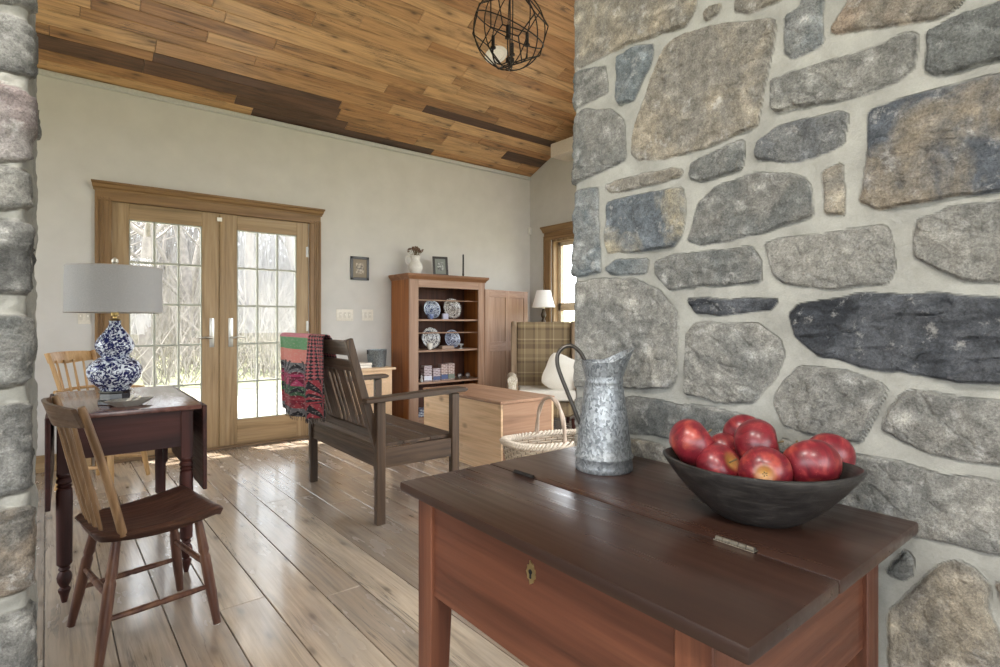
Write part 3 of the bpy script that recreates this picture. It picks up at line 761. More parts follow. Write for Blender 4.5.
for r, z, tt in bp:
    if r == 0: R.append([g.bm.verts.new((0, 0, z))])
    else: R.append([g.bm.verts.new(p) for p in bring(r, z, tt)])
for a, b in zip(R, R[1:]):
    for k in range(ns):
        k2 = (k+1) % ns
        if len(a) == 1: g.bm.faces.new((a[0], b[k2], b[k]))
        elif len(b) == 1: g.bm.faces.new((a[k], a[k2], b[0]))
        else: g.bm.faces.new((a[k], a[k2], b[k2], b[k]))
g.build('shell', BOWLM, bowl, ang=40)
def apple_mat(seed):
    t = NT('apple_skin_%d' % seed); v = t.coord(scale=(1, 1, .22), loc=(seed, seed*2, 0)); n1 = t.noise(v, 70, 4, .6, .6)
    tc = t.n('ShaderNodeTexCoord'); n0 = t.noise(t.coord(loc=(seed*3, 1, 0)), 22, 3)
    c = t.ramp(n1, [(.3, srgb(78, 16, 26)), (.55, srgb(112, 26, 36)), (.75, srgb(146, 58, 56))])
    c = t.mix(t.ramp(n0, [(.55, 0.0), (.75, .45)]), c, srgb(196, 96, 70))
    sp = t.n('ShaderNodeTexVoronoi'); t.l(t.coord(), sp.inputs['Vector']); sp.inputs['Scale'].default_value = 190
    c = t.mix(t.ramp(sp.outputs['Distance'], [(.09, .35), (.14, 0.0)]), c, srgb(196, 130, 104))
    # russet around stem and eye: distance from the core axis
    sx = t.n('ShaderNodeSeparateXYZ'); t.l(tc.outputs['Object'], sx.inputs[0])
    rr = t.math('SQRT', t.math('ADD', t.math('MULTIPLY', sx.outputs[0], sx.outputs[0]), t.math('MULTIPLY', sx.outputs[1], sx.outputs[1])))
    c = t.mix(t.ramp(rr, [(.004, .9), (.02, 0.0)]), c, srgb(176, 132, 70))
    t.col(c); t.set(Roughness=.38); t.b.inputs['Coat Weight'].default_value = .15; t.b.inputs['Coat Roughness'].default_value = .18
    return t.m
apple_mats = [apple_mat(k) for k in range(3)]
stem_m = plain('apple_stem', srgb(94, 76, 46), .7)
def make_apple(loc, tilt, r, k, label):
    root = thing('apple', label, 'apple', loc, 0, 'red apples in the black bowl')
    root.rotation_euler = tilt
    g = G(); prof = []
    for i in range(25):
        ph = PI*i/24; c, s = math.cos(ph), math.sin(ph)
        rad = r*s*(1+.05*c)+r*.02*s; z = r*.90*c
        z += -r*.30*math.exp(-(s/.30)**2) if c > 0 else r*.20*math.exp(-(s/.26)**2)
        prof.append((rad if 0 < i < 24 else 0, z))
    g.lathe(prof[::-1], seg=40)
    for v_ in g.bm.verts:
        a = math.atan2(v_.co.y, v_.co.x); lob = 1+.018*math.cos(5*a)*(1-v_.co.z/r)*.5; v_.co.x *= lob; v_.co.y *= lob
    g.build('flesh', apple_mats[k], root, ang=180)
    g = G(); g.tube([(0, 0, r*.58), (.001, 0, r*.75), (.004, .001, r*.98)], [.0016, .0013, .002], 8); g.build('stem', stem_m, root)
    g = G(); 
    for q in range(5):
        a = q*2*PI/5; g.tube([(.001*math.cos(a), .001*math.sin(a), -r*.68), (.004*math.cos(a), .004*math.sin(a), -r*.735), (.003*math.cos(a), .003*math.sin(a), -r*.76)], [.0012, .001, .0004], 5)
    g.build('calyx', stem_m, root)
    return root
def at(px, py, d):
    a, b = ray(px); return Vector((a*d, b*d, CAMZ+(HY-py)/F*d))
LBL = ['red apple at the left end of the black bowl', 'red apple at the back of the black bowl, half behind the topmost apple', 'topmost red apple in the middle of the black bowl, stem to the right',
       'small red apple deep in the bowl behind the leftmost apple', 'low red apple at front left of the bowl, stem visible', 'red apple at the front middle of the bowl showing its blossom end',
       'large red apple at the right of the black bowl', 'red apple behind the rightmost apple in the black bowl']
AP = [(692, 443, 1.055, .0458, (.80, .55, .12), 0), (744, 434, 1.13, .040, (.1, .4, -.9), 1), (757, 444.5, 1.03, .0465, (.86, .18, .42), 2), (724, 451, 1.12, .036, (0, .3, -.9), 1),
      (719, 467, 1.01, .042, (.42, .50, .72), 2), (765, 472, .945, .0425, None, 0), (811, 465, .955, .0475, (-.15, .75, -.6), 1), (829, 456, 1.03, .043, (.3, .5, -.8), 2)]
for (px, py, d, r, tl, k), lb in zip(AP, LBL):
    p = at(px, py, d)
    if tl is None:   # blossom end towards the camera
        q = (Vector((0, 0, CAMZ-.12))-p).normalized(); e = (-q).to_track_quat('Z', 'Y').to_euler(); tl = e
    elif True:
        a_, b_, c_ = tl; dv = Vector((RT[0]*a_-FW[0]*c_, RT[1]*a_-FW[1]*c_, b_)); tl = dv.normalized().to_track_quat('Z', 'Y').to_euler()
    make_apple(p, tl, r, k, lb)
# ================================================================ DROP-LEAF TABLE
TZ = .765; tx0, tx1, ty0, ty1 = -.045, .487, 2.80, 3.76
tb = thing('drop_leaf_table', 'dark mahogany drop-leaf table with turned legs holding the blue and white lamp', 'table', (.21, 3.28, 0))
ox, oy = -.21, -3.28
g = G(); g.box(tx0+ox, tx1+ox, ty0+oy, ty1+oy, TZ-.022, TZ, .006, 2); g.build('tabletop', wood('table_top_mahogany', srgb(60, 34, 30), srgb(92, 58, 50), srgb(120, 82, 72), 'Y', .14, 1, coat=.6, bump=.0002), tb)
ax0, ax1, ay0, ay1 = -.03, .455, 2.82, 3.74
for x0, x1, y0, y1, axn in ((ax0+.045, ax1-.045, ay0+.006, ay0+.026, 'X'), (ax0+.045, ax1-.045, ay1-.026, ay1-.006, 'X'), (ax0+.006, ax0+.026, ay0+.045, ay1-.045, 'Y'), (ax1-.026, ax1-.006, ay0+.045, ay1-.045, 'Y')):
    g = G(); g.box(x0+ox, x1+ox, y0+oy, y1+oy, TZ-.188, TZ-.022, .002); g.build('apron', W('mahog', axn), tb)
legp = [(0, 0), (.009, 0), (.012, .012), (.016, .03), (.020, .04), (.022, .05), (.013, .058), (.018, .066), (.024, .08), (.026, .095), (.022, .11), (.015, .118), (.021, .126), (.016, .133), (.026, .145), (.0275, .30), (.028, .40), (.026, .425), (.020, .43), (.027, .437), (.020, .444), (.028, .452), (.028, .46), (.021, .468), (.027, .48), (.024, .49), (0, .49)]
for xx in (ax0, ax1-.05):
    for yy in (ay0, ay1-.05):
        g = G(); g.lathe([(r*1.0, z*.53/.49) for r, z in legp], (xx+.025+ox, yy+.025+oy, 0), 24)
        g.box(xx+ox, xx+.05+ox, yy+oy, yy+.05+oy, .525, TZ-.0225, .003); g.build('leg', W('mahog', 'Z'), tb)
for xs, sg in ((tx1+.003, 1), (tx0-.003, -1)):
    zl = TZ-.392 if sg > 0 else TZ-.375
    g = G()
    P = [(ty0, zl), (ty0, TZ-.006), (ty1, TZ-.006), (ty1, zl)]
    g.prism([(ty0, zl), (ty0, TZ-.006), (ty1, TZ-.006), (ty1, zl+.03), (ty1-.01, zl+.01), (ty1-.03, zl)], lambda a, b: Vector((xs+ox, a+oy, b)), lambda a, b: Vector((xs+sg*.018+ox, a+oy, b)), .003)
    g.build('drop_leaf', W('mahog', 'Y'), tb)
g = G()   # curved leaf support folded by the far apron
sp = [(0, 0), (.05, -.02), (.11, -.09), (.15, -.17), (.16, -.20), (.17, -.2), (.17, .0)]
g.prism(sp, lambda a, b: Vector((.415+ox, 3.64-a+oy, TZ-.19+b)), lambda a, b: Vector((.437+ox, 3.64-a+oy, TZ-.19+b)), .002); g.build('leaf_support', W('mahog', 'Z'), tb)
# ================================================================ GOURD LAMP
lx, ly = .176, 3.065
lamp = thing('table_lamp', 'blue and white gourd table lamp with grey drum shade on the drop-leaf table', 'lamp', (lx, ly, TZ))
t = NT('blue_white_porcelain'); v = t.coord()
n1 = t.noise(v, 30, 3.5, .62, 2.2); n2 = t.noise(t.coord(loc=(4, 4, 4)), 75, 3, .6, 1.0)
navy = t.ramp(n1, [(.44, 0.0), (.465, 1.0)]); spk = t.ramp(n2, [(.40, 0.0), (.43, 1.0)])
c = t.mix(t.math('MULTIPLY', navy, spk), srgb(206, 212, 220), srgb(24, 30, 78))
t.col(c); t.set(Roughness=.12); POT = t.m
g = G(); g.lathe([(0, .0), (.066, .0), (.070, .004), (.070, .018), (.062, .024), (.060, .05), (.064, .055), (.064, .062), (0, .062)], seg=8, axis=Matrix.Rotation(PI/8, 3, 'Z')); g.build('plinth', plain('ebonised_wood', srgb(26, 22, 24), .25), lamp)
g = G(); gp = [(0, .063), (.06, .063), (.063, .068), (.070, .078), (.094, .098), (.112, .122), (.119, .146), (.116, .170), (.100, .192), (.076, .207), (.060, .216), (.062, .224), (.074, .238), (.083, .256), (.084, .272), (.077, .292), (.060, .315), (.042, .337), (.029, .355), (.025, .368), (.027, .376), (.024, .382), (0, .382)]
gs = crspline([(r, 0, z) for r, z in gp[1:-1]], 3); g.lathe([(0, .063)]+[(p.x*.9, p.z) for p in gs]+[(0, .382)], seg=48)
g.build('gourd_body', POT, lamp, ang=60)
brass = plain('lamp_brass', srgb(176, 150, 98), .3, .9)
g = G(); g.lathe([(0, .382), (.024, .382), (.022, .388), (.008, .392), (.008, .40), (.016, .405), (.016, .44), (.006, .445), (.004, .62), (0, .62)], seg=20); g.build('socket_stem', brass, lamp)
t = NT('linen_shade'); v = t.coord(scale=(1, 1, 1)); n = t.noise(t.coord(scale=(200, 200, 900)), 1, 2)
t.col(t.ramp(n, [(.3, srgb(146, 144, 143)), (.7, srgb(162, 160, 158))])); t.set(Roughness=.9); t.b.inputs['Subsurface Weight'].default_value = 0
SHADE = t.m
g = G(); g.lathe([(.183, .418), (.187, .418), (.184, .624), (.180, .624), (.183, .418)], seg=64)
g.build('lamp_shade', SHADE, lamp, ang=60)
for zz, rr in ((.419, .1855), (.623, .1825)):
    g = G(); g.tube([(rr*math.cos(a*2*PI/48), rr*math.sin(a*2*PI/48), zz) for a in range(48)], .003, 6, closed=True); g.build('shade_ring', plain('shade_trim', srgb(160, 154, 148), .8), lamp)
g = G()
for k in range(3): a = k*2*PI/3; g.tube([(0, 0, .615), (.187*math.cos(a), .187*math.sin(a), .615)], .002, 6)
g.build('shade_frame', plain('shade_trim', srgb(160, 154, 148), .8), lamp)
g = G(); g.lathe([(0, .614), (.006, .615), (.004, .632), (.008, .640), (.014, .650), (.013, .662), (.006, .670), (0, .672)], seg=20); g.build('finial', plain('crystal', srgb(196, 188, 170), .15, .3), lamp)
# dish with bits in it
dp = at(123.5, 404, 2.42); dp.z = TZ
dish = thing('dish', 'small angular pewter dish on the table in front of the lamp', 'dish', (.222, 2.945, TZ), .25)
g = G(); n = 6
def hexa(r, z, sx=1.0, sy=.62): return [Vector((r*sx*math.cos(k*PI/3), r*sy*math.sin(k*PI/3), z)) for k in range(n)]
R = [[g.bm.verts.new(p) for p in hexa(r, z)] for r, z in ((.05, 0), (.098, .026), (.102, .029), (.094, .026), (.048, .004))]
for a, b in zip(R, R[1:]):
    for k in range(n): g.bm.faces.new((a[k], a[(k+1) % n], b[(k+1) % n], b[k]))
g.bm.faces.new(R[0][::-1]); g.bm.faces.new(R[-1]); g.build('dish_body', plain('pewter', srgb(168, 164, 154), .4, .4, bump=.0005), dish, ang=20)
for lb, dx, dy, rz, L in (('pale stick-like trinket leaning in the pewter dish', -.005, .01, .9, .06), ('short pale trinket lying in the pewter dish', .02, -.008, -.5, .035)):
    q = thing('trinket', lb, 'ornament', (.222+dx, 2.945+dy, TZ+.006), rz)
    g = G(); g.tube([(-L/2, 0, .004), (0, 0, .014), (L/2, 0, .03)], [.005, .007, .004], 8); g.build('shaft', plain('bone', srgb(206, 198, 184), .5), q)
    g = G(); g.lathe([(0, -.008), (.007, -.004), (.009, 0), (.007, .005), (0, .008)], (L/2, 0, .032), 12); g.build('knob', plain('bone', srgb(206, 198, 184), .5), q)
# ================================================================ WINDSOR SIDE CHAIR
def windsor(name, label, loc, rz, woods, armed=False, tall=.875):
    """local: +x is the front of the seat, y across"""
    root = thing(name, label, 'chair', loc, rz)
    seatm, spm, legm = woods
    # saddle seat
    g = G(); nu, nv = 22, 20; D0, D1, HW = -.19, .207, .205
    def outline(u):
        x = D0+(D1-D0)*u
        w = HW*(.80+.22*math.sin(min(1, u*1.25)*PI/2))
        if u < .12: w *= (.72+.28*math.sqrt(max(0, 1-((.12-u)/.12)**2)))
        if u > .93: w *= (.93+.07*math.sqrt(max(0, 1-((u-.93)/.07)**2)))
        return x, w
    def topz(x, y):
        u = (x-D0)/(D1-D0)
        return .448-.020*math.sin(PI*min(max((u-.05)/.9, 0), 1))*(1-.35*(abs(y)/HW)**2)+.016*(u**2.5)+.006*(abs(y)/HW)**2-.012*max(0, (u-.93)/.07)**2
    T = []; B = []
    for i in range(nu+1):
        x, w = outline(i/nu); rowt = []; rowb = []
        for j in range(nv+1):
            y = w*(2*j/nv-1)
            ed = max(0, abs(2*j/nv-1)-.86)/.14
            rowt.append(g.bm.verts.new((x, y, topz(x, y)-.008*ed*ed)))
            rowb.append(g.bm.verts.new((x*.97+(.012 if i == 0 else 0), y*.95, topz(x, y)-.04+.006*ed)))
        T.append(rowt); B.append(rowb)
    for i in range(nu):
        for j in range(nv):
            g.bm.faces.new((T[i][j], T[i+1][j], T[i+1][j+1], T[i][j+1])); g.bm.faces.new((B[i][j+1], B[i+1][j+1], B[i+1][j], B[i][j]))
    for i in range(nu):
        g.bm.faces.new((T[i+1][0], T[i][0], B[i][0], B[i+1][0])); g.bm.faces.new((T[i][nv], T[i+1][nv], B[i+1][nv], B[i][nv]))
    for j in range(nv):
        g.bm.faces.new((T[0][j], T[0][j+1], B[0][j+1], B[0][j])); g.bm.faces.new((T[nu][j+1], T[nu][j], B[nu][j], B[nu][j+1]))
    g.build('seat', seatm, root, ang=60)
    def bamboo(p0, p1, r, nodes, taper=.75):
        p0, p1 = Vector(p0), Vector(p1); pts = []; rs = []; N = 30
        for i in range(N+1):
            f = i/N; rr = r*(taper+(1-taper)*math.sin(PI*min(max(f*.9+.05, 0), 1)))
            for nd in nodes:
                d = abs(f-nd); rr *= 1+(.13*math.exp(-(d/.035)**2)-.34*math.exp(-(d/.013)**2))
            pts.append(p0.lerp(p1, f)); rs.append(rr)
        return pts, rs
    feet = {}
    for sx in (1, -1):
        for sy in (1, -1):
            top = (.135 if sx > 0 else -.12, sy*(.145 if sx > 0 else .13), .415); bot = (.185 if sx > 0 else -.187, sy*.195, .002)
            feet[(sx, sy)] = (Vector(top), Vector(bot))
            g = G(); g.tube(*bamboo(top, bot, .0185, (.33, .68), .68), 14); lg = g.build('leg', legm, root)
            g = G(); g.cyl((bot[0], bot[1], 0), (bot[0], bot[1], .006), .011); g.build('foot_pad', plain('felt_pad', srgb(210, 206, 198), .9), lg)
    def on(k, z):
        a, b = feet[k]; f = (a.z-z)/(a.z-b.z); return a.lerp(b, f)
    for a, b, z in (((1, 1), (1, -1), .235), ((-1, 1), (-1, -1), .225), ((1, 1), (-1, 1), .15), ((1, -1), (-1, -1), .15)):
        g = G(); pa, pb = on(a, z), on(b, z); g.tube(*bamboo(pa, pb, .0115, (.25, .5, .75), .7), 10); g.build('stretcher', legm, root)
    # posts, spindles, crest
    lean = -.105
    for sy in (1, -1):
        p0, p1 = Vector((-.110, sy*.166, .43)), Vector((-.128+lean, sy*.205, tall))
        mid = p0.lerp(p1, .5)+Vector((.006, 0, 0))
        pts = crspline([p0, mid, p1], 12); rs = []
        for i in range(len(pts)):
            f = i/(len(pts)-1); r = .0165-.002*f
            for nd in (.35, .68): r *= 1+.08*math.exp(-(abs(f-nd)/.03)**2)-.16*math.exp(-(abs(f-nd)/.01)**2)
            rs.append(r if f < .985 else r*.8)
        g = G(); g.tube(pts, rs, 14, flat=.85); g.build('back_post', spm, root)
    for k in range(5 if not armed else 4):
        f = (k+1)/(6 if not armed else 5)*2-1
        p0 = Vector((-.150-.012*(1-f*f), f*.165, .43)); p1 = Vector((-.135+lean*.86-.03*(1-f*f), f*.20, tall-.055))
        g = G(); g.tube(*bamboo(p0, p1, .0085, (.3, .62), .72), 10); g.build('spindle', spm, root)
    g = G(); N = 20; cz0, cz1 = tall-.082, tall-.004
    V = []
    for i in range(N+1):
        f = i/N*2-1; y = f*.205
        row = []
        for z, dx in ((cz0, .0), (cz1, -.026)):
            for th in (-.007, .007):
                row.append(g.bm.verts.new((-.135+lean*.88+dx-.036*(1-f*f)+th, y, z+(.006*(1-f*f) if dx else .012*abs(f)))))
        V.append(row)
    for i in range(N):
        a, b = V[i], V[i+1]
        for p, q in ((0, 1), (1, 3), (3, 2), (2, 0)): g.bm.faces.new((a[p], a[q], b[q], b[p]))
    g.bm.faces.new((V[0][0], V[0][2], V[0][3], V[0][1])); g.bm.faces.new((V[-1][0], V[-1][1], V[-1][3], V[-1][2]))
    g._bev(g.bm.verts[:], .003) if False else None
    g.build('crest_rail', spm if armed else wood('crest_shaded_wood', srgb(48, 32, 22), srgb(84, 60, 40), srgb(124, 94, 64), 'Y', .35, 1), root, ang=50)  # side chair crest darkened to carry the shadow on its back face
    if armed:
        for sy in (1, -1):
            g = G(); g.tube(crspline([(-.185, sy*.185, .665), (-.06, sy*.225, .66), (.08, sy*.235, .655), (.13, sy*.23, .652)], 6), .014, 10, flat=.8); g.build('arm', spm, root)
            g = G(); g.tube(*bamboo((.07, sy*.18, .43), (.09, sy*.232, .65), .012, (.3, .6)), 10); g.build('arm_post', spm, root)
        g = G(); g.tube(crspline([(-.20, -.19, .665), (-.225, 0, .668), (-.20, .19, .665)], 8), .011, 10); g.build('back_rail', spm, root)
    return root
straw_z = wood('straw_spindle', srgb(84, 62, 42), srgb(128, 98, 68), srgb(164, 132, 96), 'Z', .38, 1.2)
leg_z = wood('brown_leg', srgb(44, 26, 20), srgb(84, 54, 42), srgb(122, 88, 64), 'Z', .36, 1.2)
wch = windsor('windsor_chair', 'worn windsor side chair with dark saddle seat pulled out beside the stone pier', (.232, 2.443, 0), math.radians(10), (W('darkchair', 'X'), straw_z, leg_z), False, .905)
wch.scale = (1, 1, .958)
pale_z = wood('pale_maple', srgb(136, 98, 56), srgb(176, 138, 90), srgb(200, 166, 120), 'Z', .38, 1)
windsor('windsor_chair', 'pale wood windsor armchair behind the drop-leaf table by the left door', (.215, 4.78, 0), math.radians(-38), (wood('pale_maple', srgb(136, 98, 56), srgb(176, 138, 90), srgb(200, 166, 120), 'X', .38, 1), pale_z, pale_z), True, .93)
# ================================================================ SETTEE (slatted bench)
st = thing('settee', 'dark oak slat-back settee with flat arms, striped blanket over its back', 'bench', (1.385, 2.83, 0), math.radians(0))
SLn = 1.06; SWd = .50; pw = .052
oz, oy_, oxm = W('oakdark', 'Z'), W('oakdark', 'Y'), W('oakdark', 'X')
for yy in (0, SLn):
    g = G(); g.box(-pw/2, pw/2, yy-pw*.4, yy+pw*.4, 0, .69, .003); g.build('rear_leg', oz, st)
    g = G(); g.box(SWd-pw/2, SWd+pw/2, yy-pw*.4, yy+pw*.4, 0, .70, .003); g.build('front_leg', oz, st)
    g = G(); P = [(-.10, .69), (.30, .70), (.56, .708), (.58, .722), (.56, .736), (.30, .73), (-.10, .715)]
    g.prism(P, lambda a, b: Vector((a, yy-.045, b)), lambda a, b: Vector((a, yy+.045, b)), .004); g.build('arm', oxm, st)
    g = G(); g.box(pw/2, SWd-pw/2, yy-.012, yy+.012, .315, .425, .002); g.build('side_rail', oxm, st)
    # leaning back post
    g = G(); e = .03 if yy == 0 else -.03
    g.bar((.025, yy+e, .34), (-.175, yy+e, 1.045), .036, .045, (1, 0, 0), .003); g.build('back_post', oz, st)
g = G(); g.box(-.012, .012, pw*.4, SLn-pw*.4, .315, .425, .002); g.build('rear_rail', oy_, st)
g = G(); g.box(SWd-.012, SWd+.012, pw*.4, SLn-pw*.4, .315, .425, .002); g.build('front_rail', oy_, st)
sw_ = (SWd+.045)/3
for k in range(3):
    g = G(); g.box(-.02+k*sw_+.002, -.02+(k+1)*sw_-.002, .022 if 1 else 0, SLn-.022, .425, .445, .003); g.build('seat_board', oy_, st)
def onback(z): f = (z-.34)/(1.045-.34); return .025-.2*f
dirb = Vector((-.2, 0, .705)).normalized()
def backrail(z0, z1, th, name):
    za, zb = z0, z1
    pa, pb = Vector((onback(za), .045, za)), Vector((onback(zb), .045, zb))
    c = (pa+pb)/2; c.y = SLn/2
    Rm = Matrix((Vector((0, 1, 0)), dirb, Vector((0, 1, 0)).cross(dirb))).transposed()
    g = G(); g.obox(c, (SLn-.095, (pb-pa).length, th), Rm, .003); return g.build(name, oy_, st)
backrail(.955, 1.035, .022, 'top_rail'); backrail(.865, .925, .022, 'upper_rail'); backrail(.475, .535, .022, 'lower_rail')
ws = []; pat = [.032, .032, .09, .032, .032, .14, .032, .032, .09, .032, .032]
tot = sum(pat); gap = (SLn-.095-tot)/(len(pat)+1); y = .0475+gap
for w_ in pat:
    za, zb = .533, .868
    g = G(); g.bar((onback(za), y+w_/2, za), (onback(zb), y+w_/2, zb), w_ , .012, (1, 0, 0), .002); g.build('back_slat', oz, st)
    y += w_+gap
# ---- blanket over the far end of the back
t = NT('woven_blanket')
uvn = t.n('ShaderNodeUVMap'); sx = t.n('ShaderNodeSeparateXYZ'); t.l(uvn.outputs[0], sx.inputs[0]); U, V_ = sx.outputs[0], sx.outputs[1]
blk, grn, cor, mag, red, gry, dgr = srgb(30, 28, 32), srgb(92, 138, 96), srgb(196, 124, 112), srgb(150, 52, 84), srgb(142, 52, 60), srgb(96, 96, 98), srgb(52, 84, 58)
band = t.ramp(V_, [(0, srgb(190, 120, 130)), (.06, grn), (.20, cor), (.36, gry), (.50, mag), (.64, dgr), (.76, red), (.90, gry)], 'CONSTANT')
dark = t.ramp(V_, [(0, grn), (.30, blk), (.47, srgb(92, 20, 40)), (.62, blk), (.75, srgb(110, 24, 40)), (.9, blk)], 'CONSTANT')
wv = t.n('ShaderNodeTexWave'); wv.wave_type = 'RINGS'; wv.rings_direction = 'SPHERICAL' if hasattr(wv, 'rings_direction') else wv.rings_direction
mp = t.n('ShaderNodeMapping'); mp.inputs['Scale'].default_value = (2.6, 3.6, 1); t.l(uvn.outputs[0], mp.inputs[0])
fr = t.n('ShaderNodeVectorMath'); fr.operation = 'FRACTION'; t.l(mp.outputs[0], fr.inputs[0]); sb = t.n('ShaderNodeVectorMath'); sb.operation = 'SUBTRACT'; sb.inputs[1].default_value = (.5, .9, 0); t.l(fr.outputs[0], sb.inputs[0])
gr = t.n('ShaderNodeTexGradient'); gr.gradient_type = 'RADIAL'; t.l(sb.outputs[0], gr.inputs[0])
leaf = t.math('GREATER_THAN', t.math('FRACT', t.math('MULTIPLY', gr.outputs['Fac'], 15)), .55)
leafm = t.math('MULTIPLY', leaf, t.ramp(V_, [(0, 0.0), (.34, 1.0)], 'CONSTANT'))
cc = t.mix(leafm, band, dark)
vor = t.n('ShaderNodeTexVoronoi'); mp2 = t.n('ShaderNodeMapping'); mp2.inputs['Scale'].default_value = (26, 34, 1); mp2.inputs['Rotation'].default_value = (0, 0, .785); t.l(uvn.outputs[0], mp2.inputs[0])
ck = t.n('ShaderNodeTexChecker'); ck.inputs['Scale'].default_value = 1.0; t.l(mp2.outputs[0], ck.inputs['Vector'])
dia = t.mix(ck.outputs['Fac'], srgb(34, 28, 34), srgb(160, 84, 88))
cc = t.mix(t.math('GREATER_THAN', U, .70), cc, t.mix(t.math('GREATER_THAN', V_, .55), dia, t.mix(leaf, blk, red)))
thin = t.math('GREATER_THAN', t.noise(uvn.outputs[0], 46, 2), .60)
cc = t.mix(t.math('MULTIPLY', thin, .35), cc, srgb(188, 180, 172))
t.col(cc); t.set(Roughness=.95); t.bump(t.noise(uvn.outputs[0], 260, 2), .002)
BLK = t.m
bx, by = 1.385, 2.83
g = G()
def drape(u, v):
    # u across (0 = far end), v down the camera side from the ridge; the last part hangs behind
    y = SLn+.055-u*.80
    rz_ = 1.052; rx = -.186
    Lf = .52
    if v < .25:       # front (seat side) hanging, from hem up to ridge
        s_ = (0.25-v)/.25*.22; x = rx+.028+.25*s_; z = rz_-s_
    elif v < .31:
        a = (v-.25)/.06*PI; x = rx+.022*math.cos(a); z = rz_+.012*math.sin(a)
    else:
        s_ = (v-.31)/.69*Lf*(1-.10*u+.06*math.sin(u*3)); x = rx-.024-.02*math.sin(min(s_*3, 1.5))+.06*s_; z = rz_-s_
        wob = min(1, s_/.25)
        x += wob*(.024*math.sin(u*15+.6)+.010*math.sin(u*31)); y += wob*(.030*math.sin(u*8+1)-.01)+s_*.10*(0.5-u)
    return Vector((bx+x, by+y, z))
g.grid(60, 64, drape)
bl = bm = g
# uv: v along visible side
L = g.bm.loops.layers.uv.verify()
for f in g.bm.faces:
    for lp in f.loops:
        u, v = lp[L].uv; lp[L].uv = (u, max(0, (v-.28)/.72) if v > .28 else (.28-v)*2)
bko = g.build('blanket', BLK, None, ang=180, solid=.006)
tag(bko, 'striped green, coral and black woven blanket draped over the settee back', 'blanket')
g = G(); rnd = random.Random(3)
for i in range(60):
    u = (i+.5)/60; p = drape(u, 1.0); g.tube([p, p+Vector((rnd.uniform(-.004, .004), rnd.uniform(-.004, .004), -.012)), p+Vector((rnd.uniform(-.01, .01), rnd.uniform(-.008, .008), -.026))], [.0018, .0015, .001], 4)
g.build('fringe', plain('fringe_yarn', srgb(52, 46, 48), .95), bko)
# ================================================================ BOOKCASE
bx0, bx1, by0, by1 = 2.77, 3.744, 4.985, 5.385
bk = thing('bookcase', 'tall cherry display cupboard with its panelled door swung open, holding plates', 'bookcase', ((bx0+bx1)/2, (by0+by1)/2, 0))
mx_, my_ = -(bx0+bx1)/2, -(by0+by1)/2
def bb(g, x0, x1, y0, y1, z0, z1, b=.002): g.box(x0+mx_, x1+mx_, y0+my_, y1+my_, z0, z1, b); return g
bb(G(), bx0, bx0+.022, by0+.02, by1, 0, 1.60).build('side_panel', W('case', 'Z'), bk)
bb(G(), bx1-.022, bx1, by0+.02, by1, 0, 1.60).build('side_panel', W('case', 'Z'), bk)
bb(G(), bx0+.022, bx1-.022, by1-.015, by1, .05, 1.60).build('back_panel', W('casein', 'Z'), bk)
bb(G(), bx0, 2.878, by0, by0+.02, 0, 1.60).build('face_stile', W('casepale', 'Z'), bk)
bb(G(), 3.652, bx1, by0, by0+.02, 0, 1.60).build('face_stile', W('casepale', 'Z'), bk)
bb(G(), 2.878, 3.652, by0, by0+.02, 1.505, 1.60).build('face_rail', W('casepale', 'X'), bk)
bb(G(), 2.878, 3.652, by0, by0+.02, .0, .14).build('face_rail', W('casepale', 'X'), bk)
g = G(); pr = [(0, 1.585), (.006, 1.585), (.012, 1.60), (.028, 1.615), (.034, 1.63), (.034, 1.645), (0, 1.645)]
g.prism(pr, lambda a, b: Vector((bx0-a+mx_, by0-a+my_, b)), lambda a, b: Vector((bx1+a+mx_, by0-a+my_, b)))
g.prism([(0, 1.585), (.006, 1.585), (.012, 1.60), (.028, 1.615), (.034, 1.63), (.034, 1.645), (0, 1.645)], lambda a, b: Vector((bx0-a+mx_, by0-a+my_, b)), lambda a, b: Vector((bx0-a+mx_, by1+my_, b)))
g.prism([(0, 1.585), (.006, 1.585), (.012, 1.60), (.028, 1.615), (.034, 1.63), (.034, 1.645), (0, 1.645)], lambda a, b: Vector((bx1+a+mx_, by0-a+my_, b)), lambda a, b: Vector((bx1+a+mx_, by1+my_, b)))
bb(g, bx0, bx1, by0, by1, 1.60, 1.645)
g.build('cornice', wood('cornice_wood', srgb(96, 64, 42), srgb(128, 88, 60), srgb(150, 108, 78), 'X', .4, .8), bk)
SHZ = [1.17, .84, .50, .13]
for z in SHZ:
    g = bb(G(), bx0+.022, bx1-.022, by0+.035, by1-.015, z-.02, z); g.build('shelf', W('casepale' if z > .3 else 'casein', 'X'), bk)
for z in (1.375, 1.022):
    g = G(); g.cyl((bx0+.022+mx_, by0+.10+my_, z), (bx1-.022+mx_, by0+.10+my_, z), .007, seg=10); g.build('plate_rail', W('casepale', 'X'), bk)
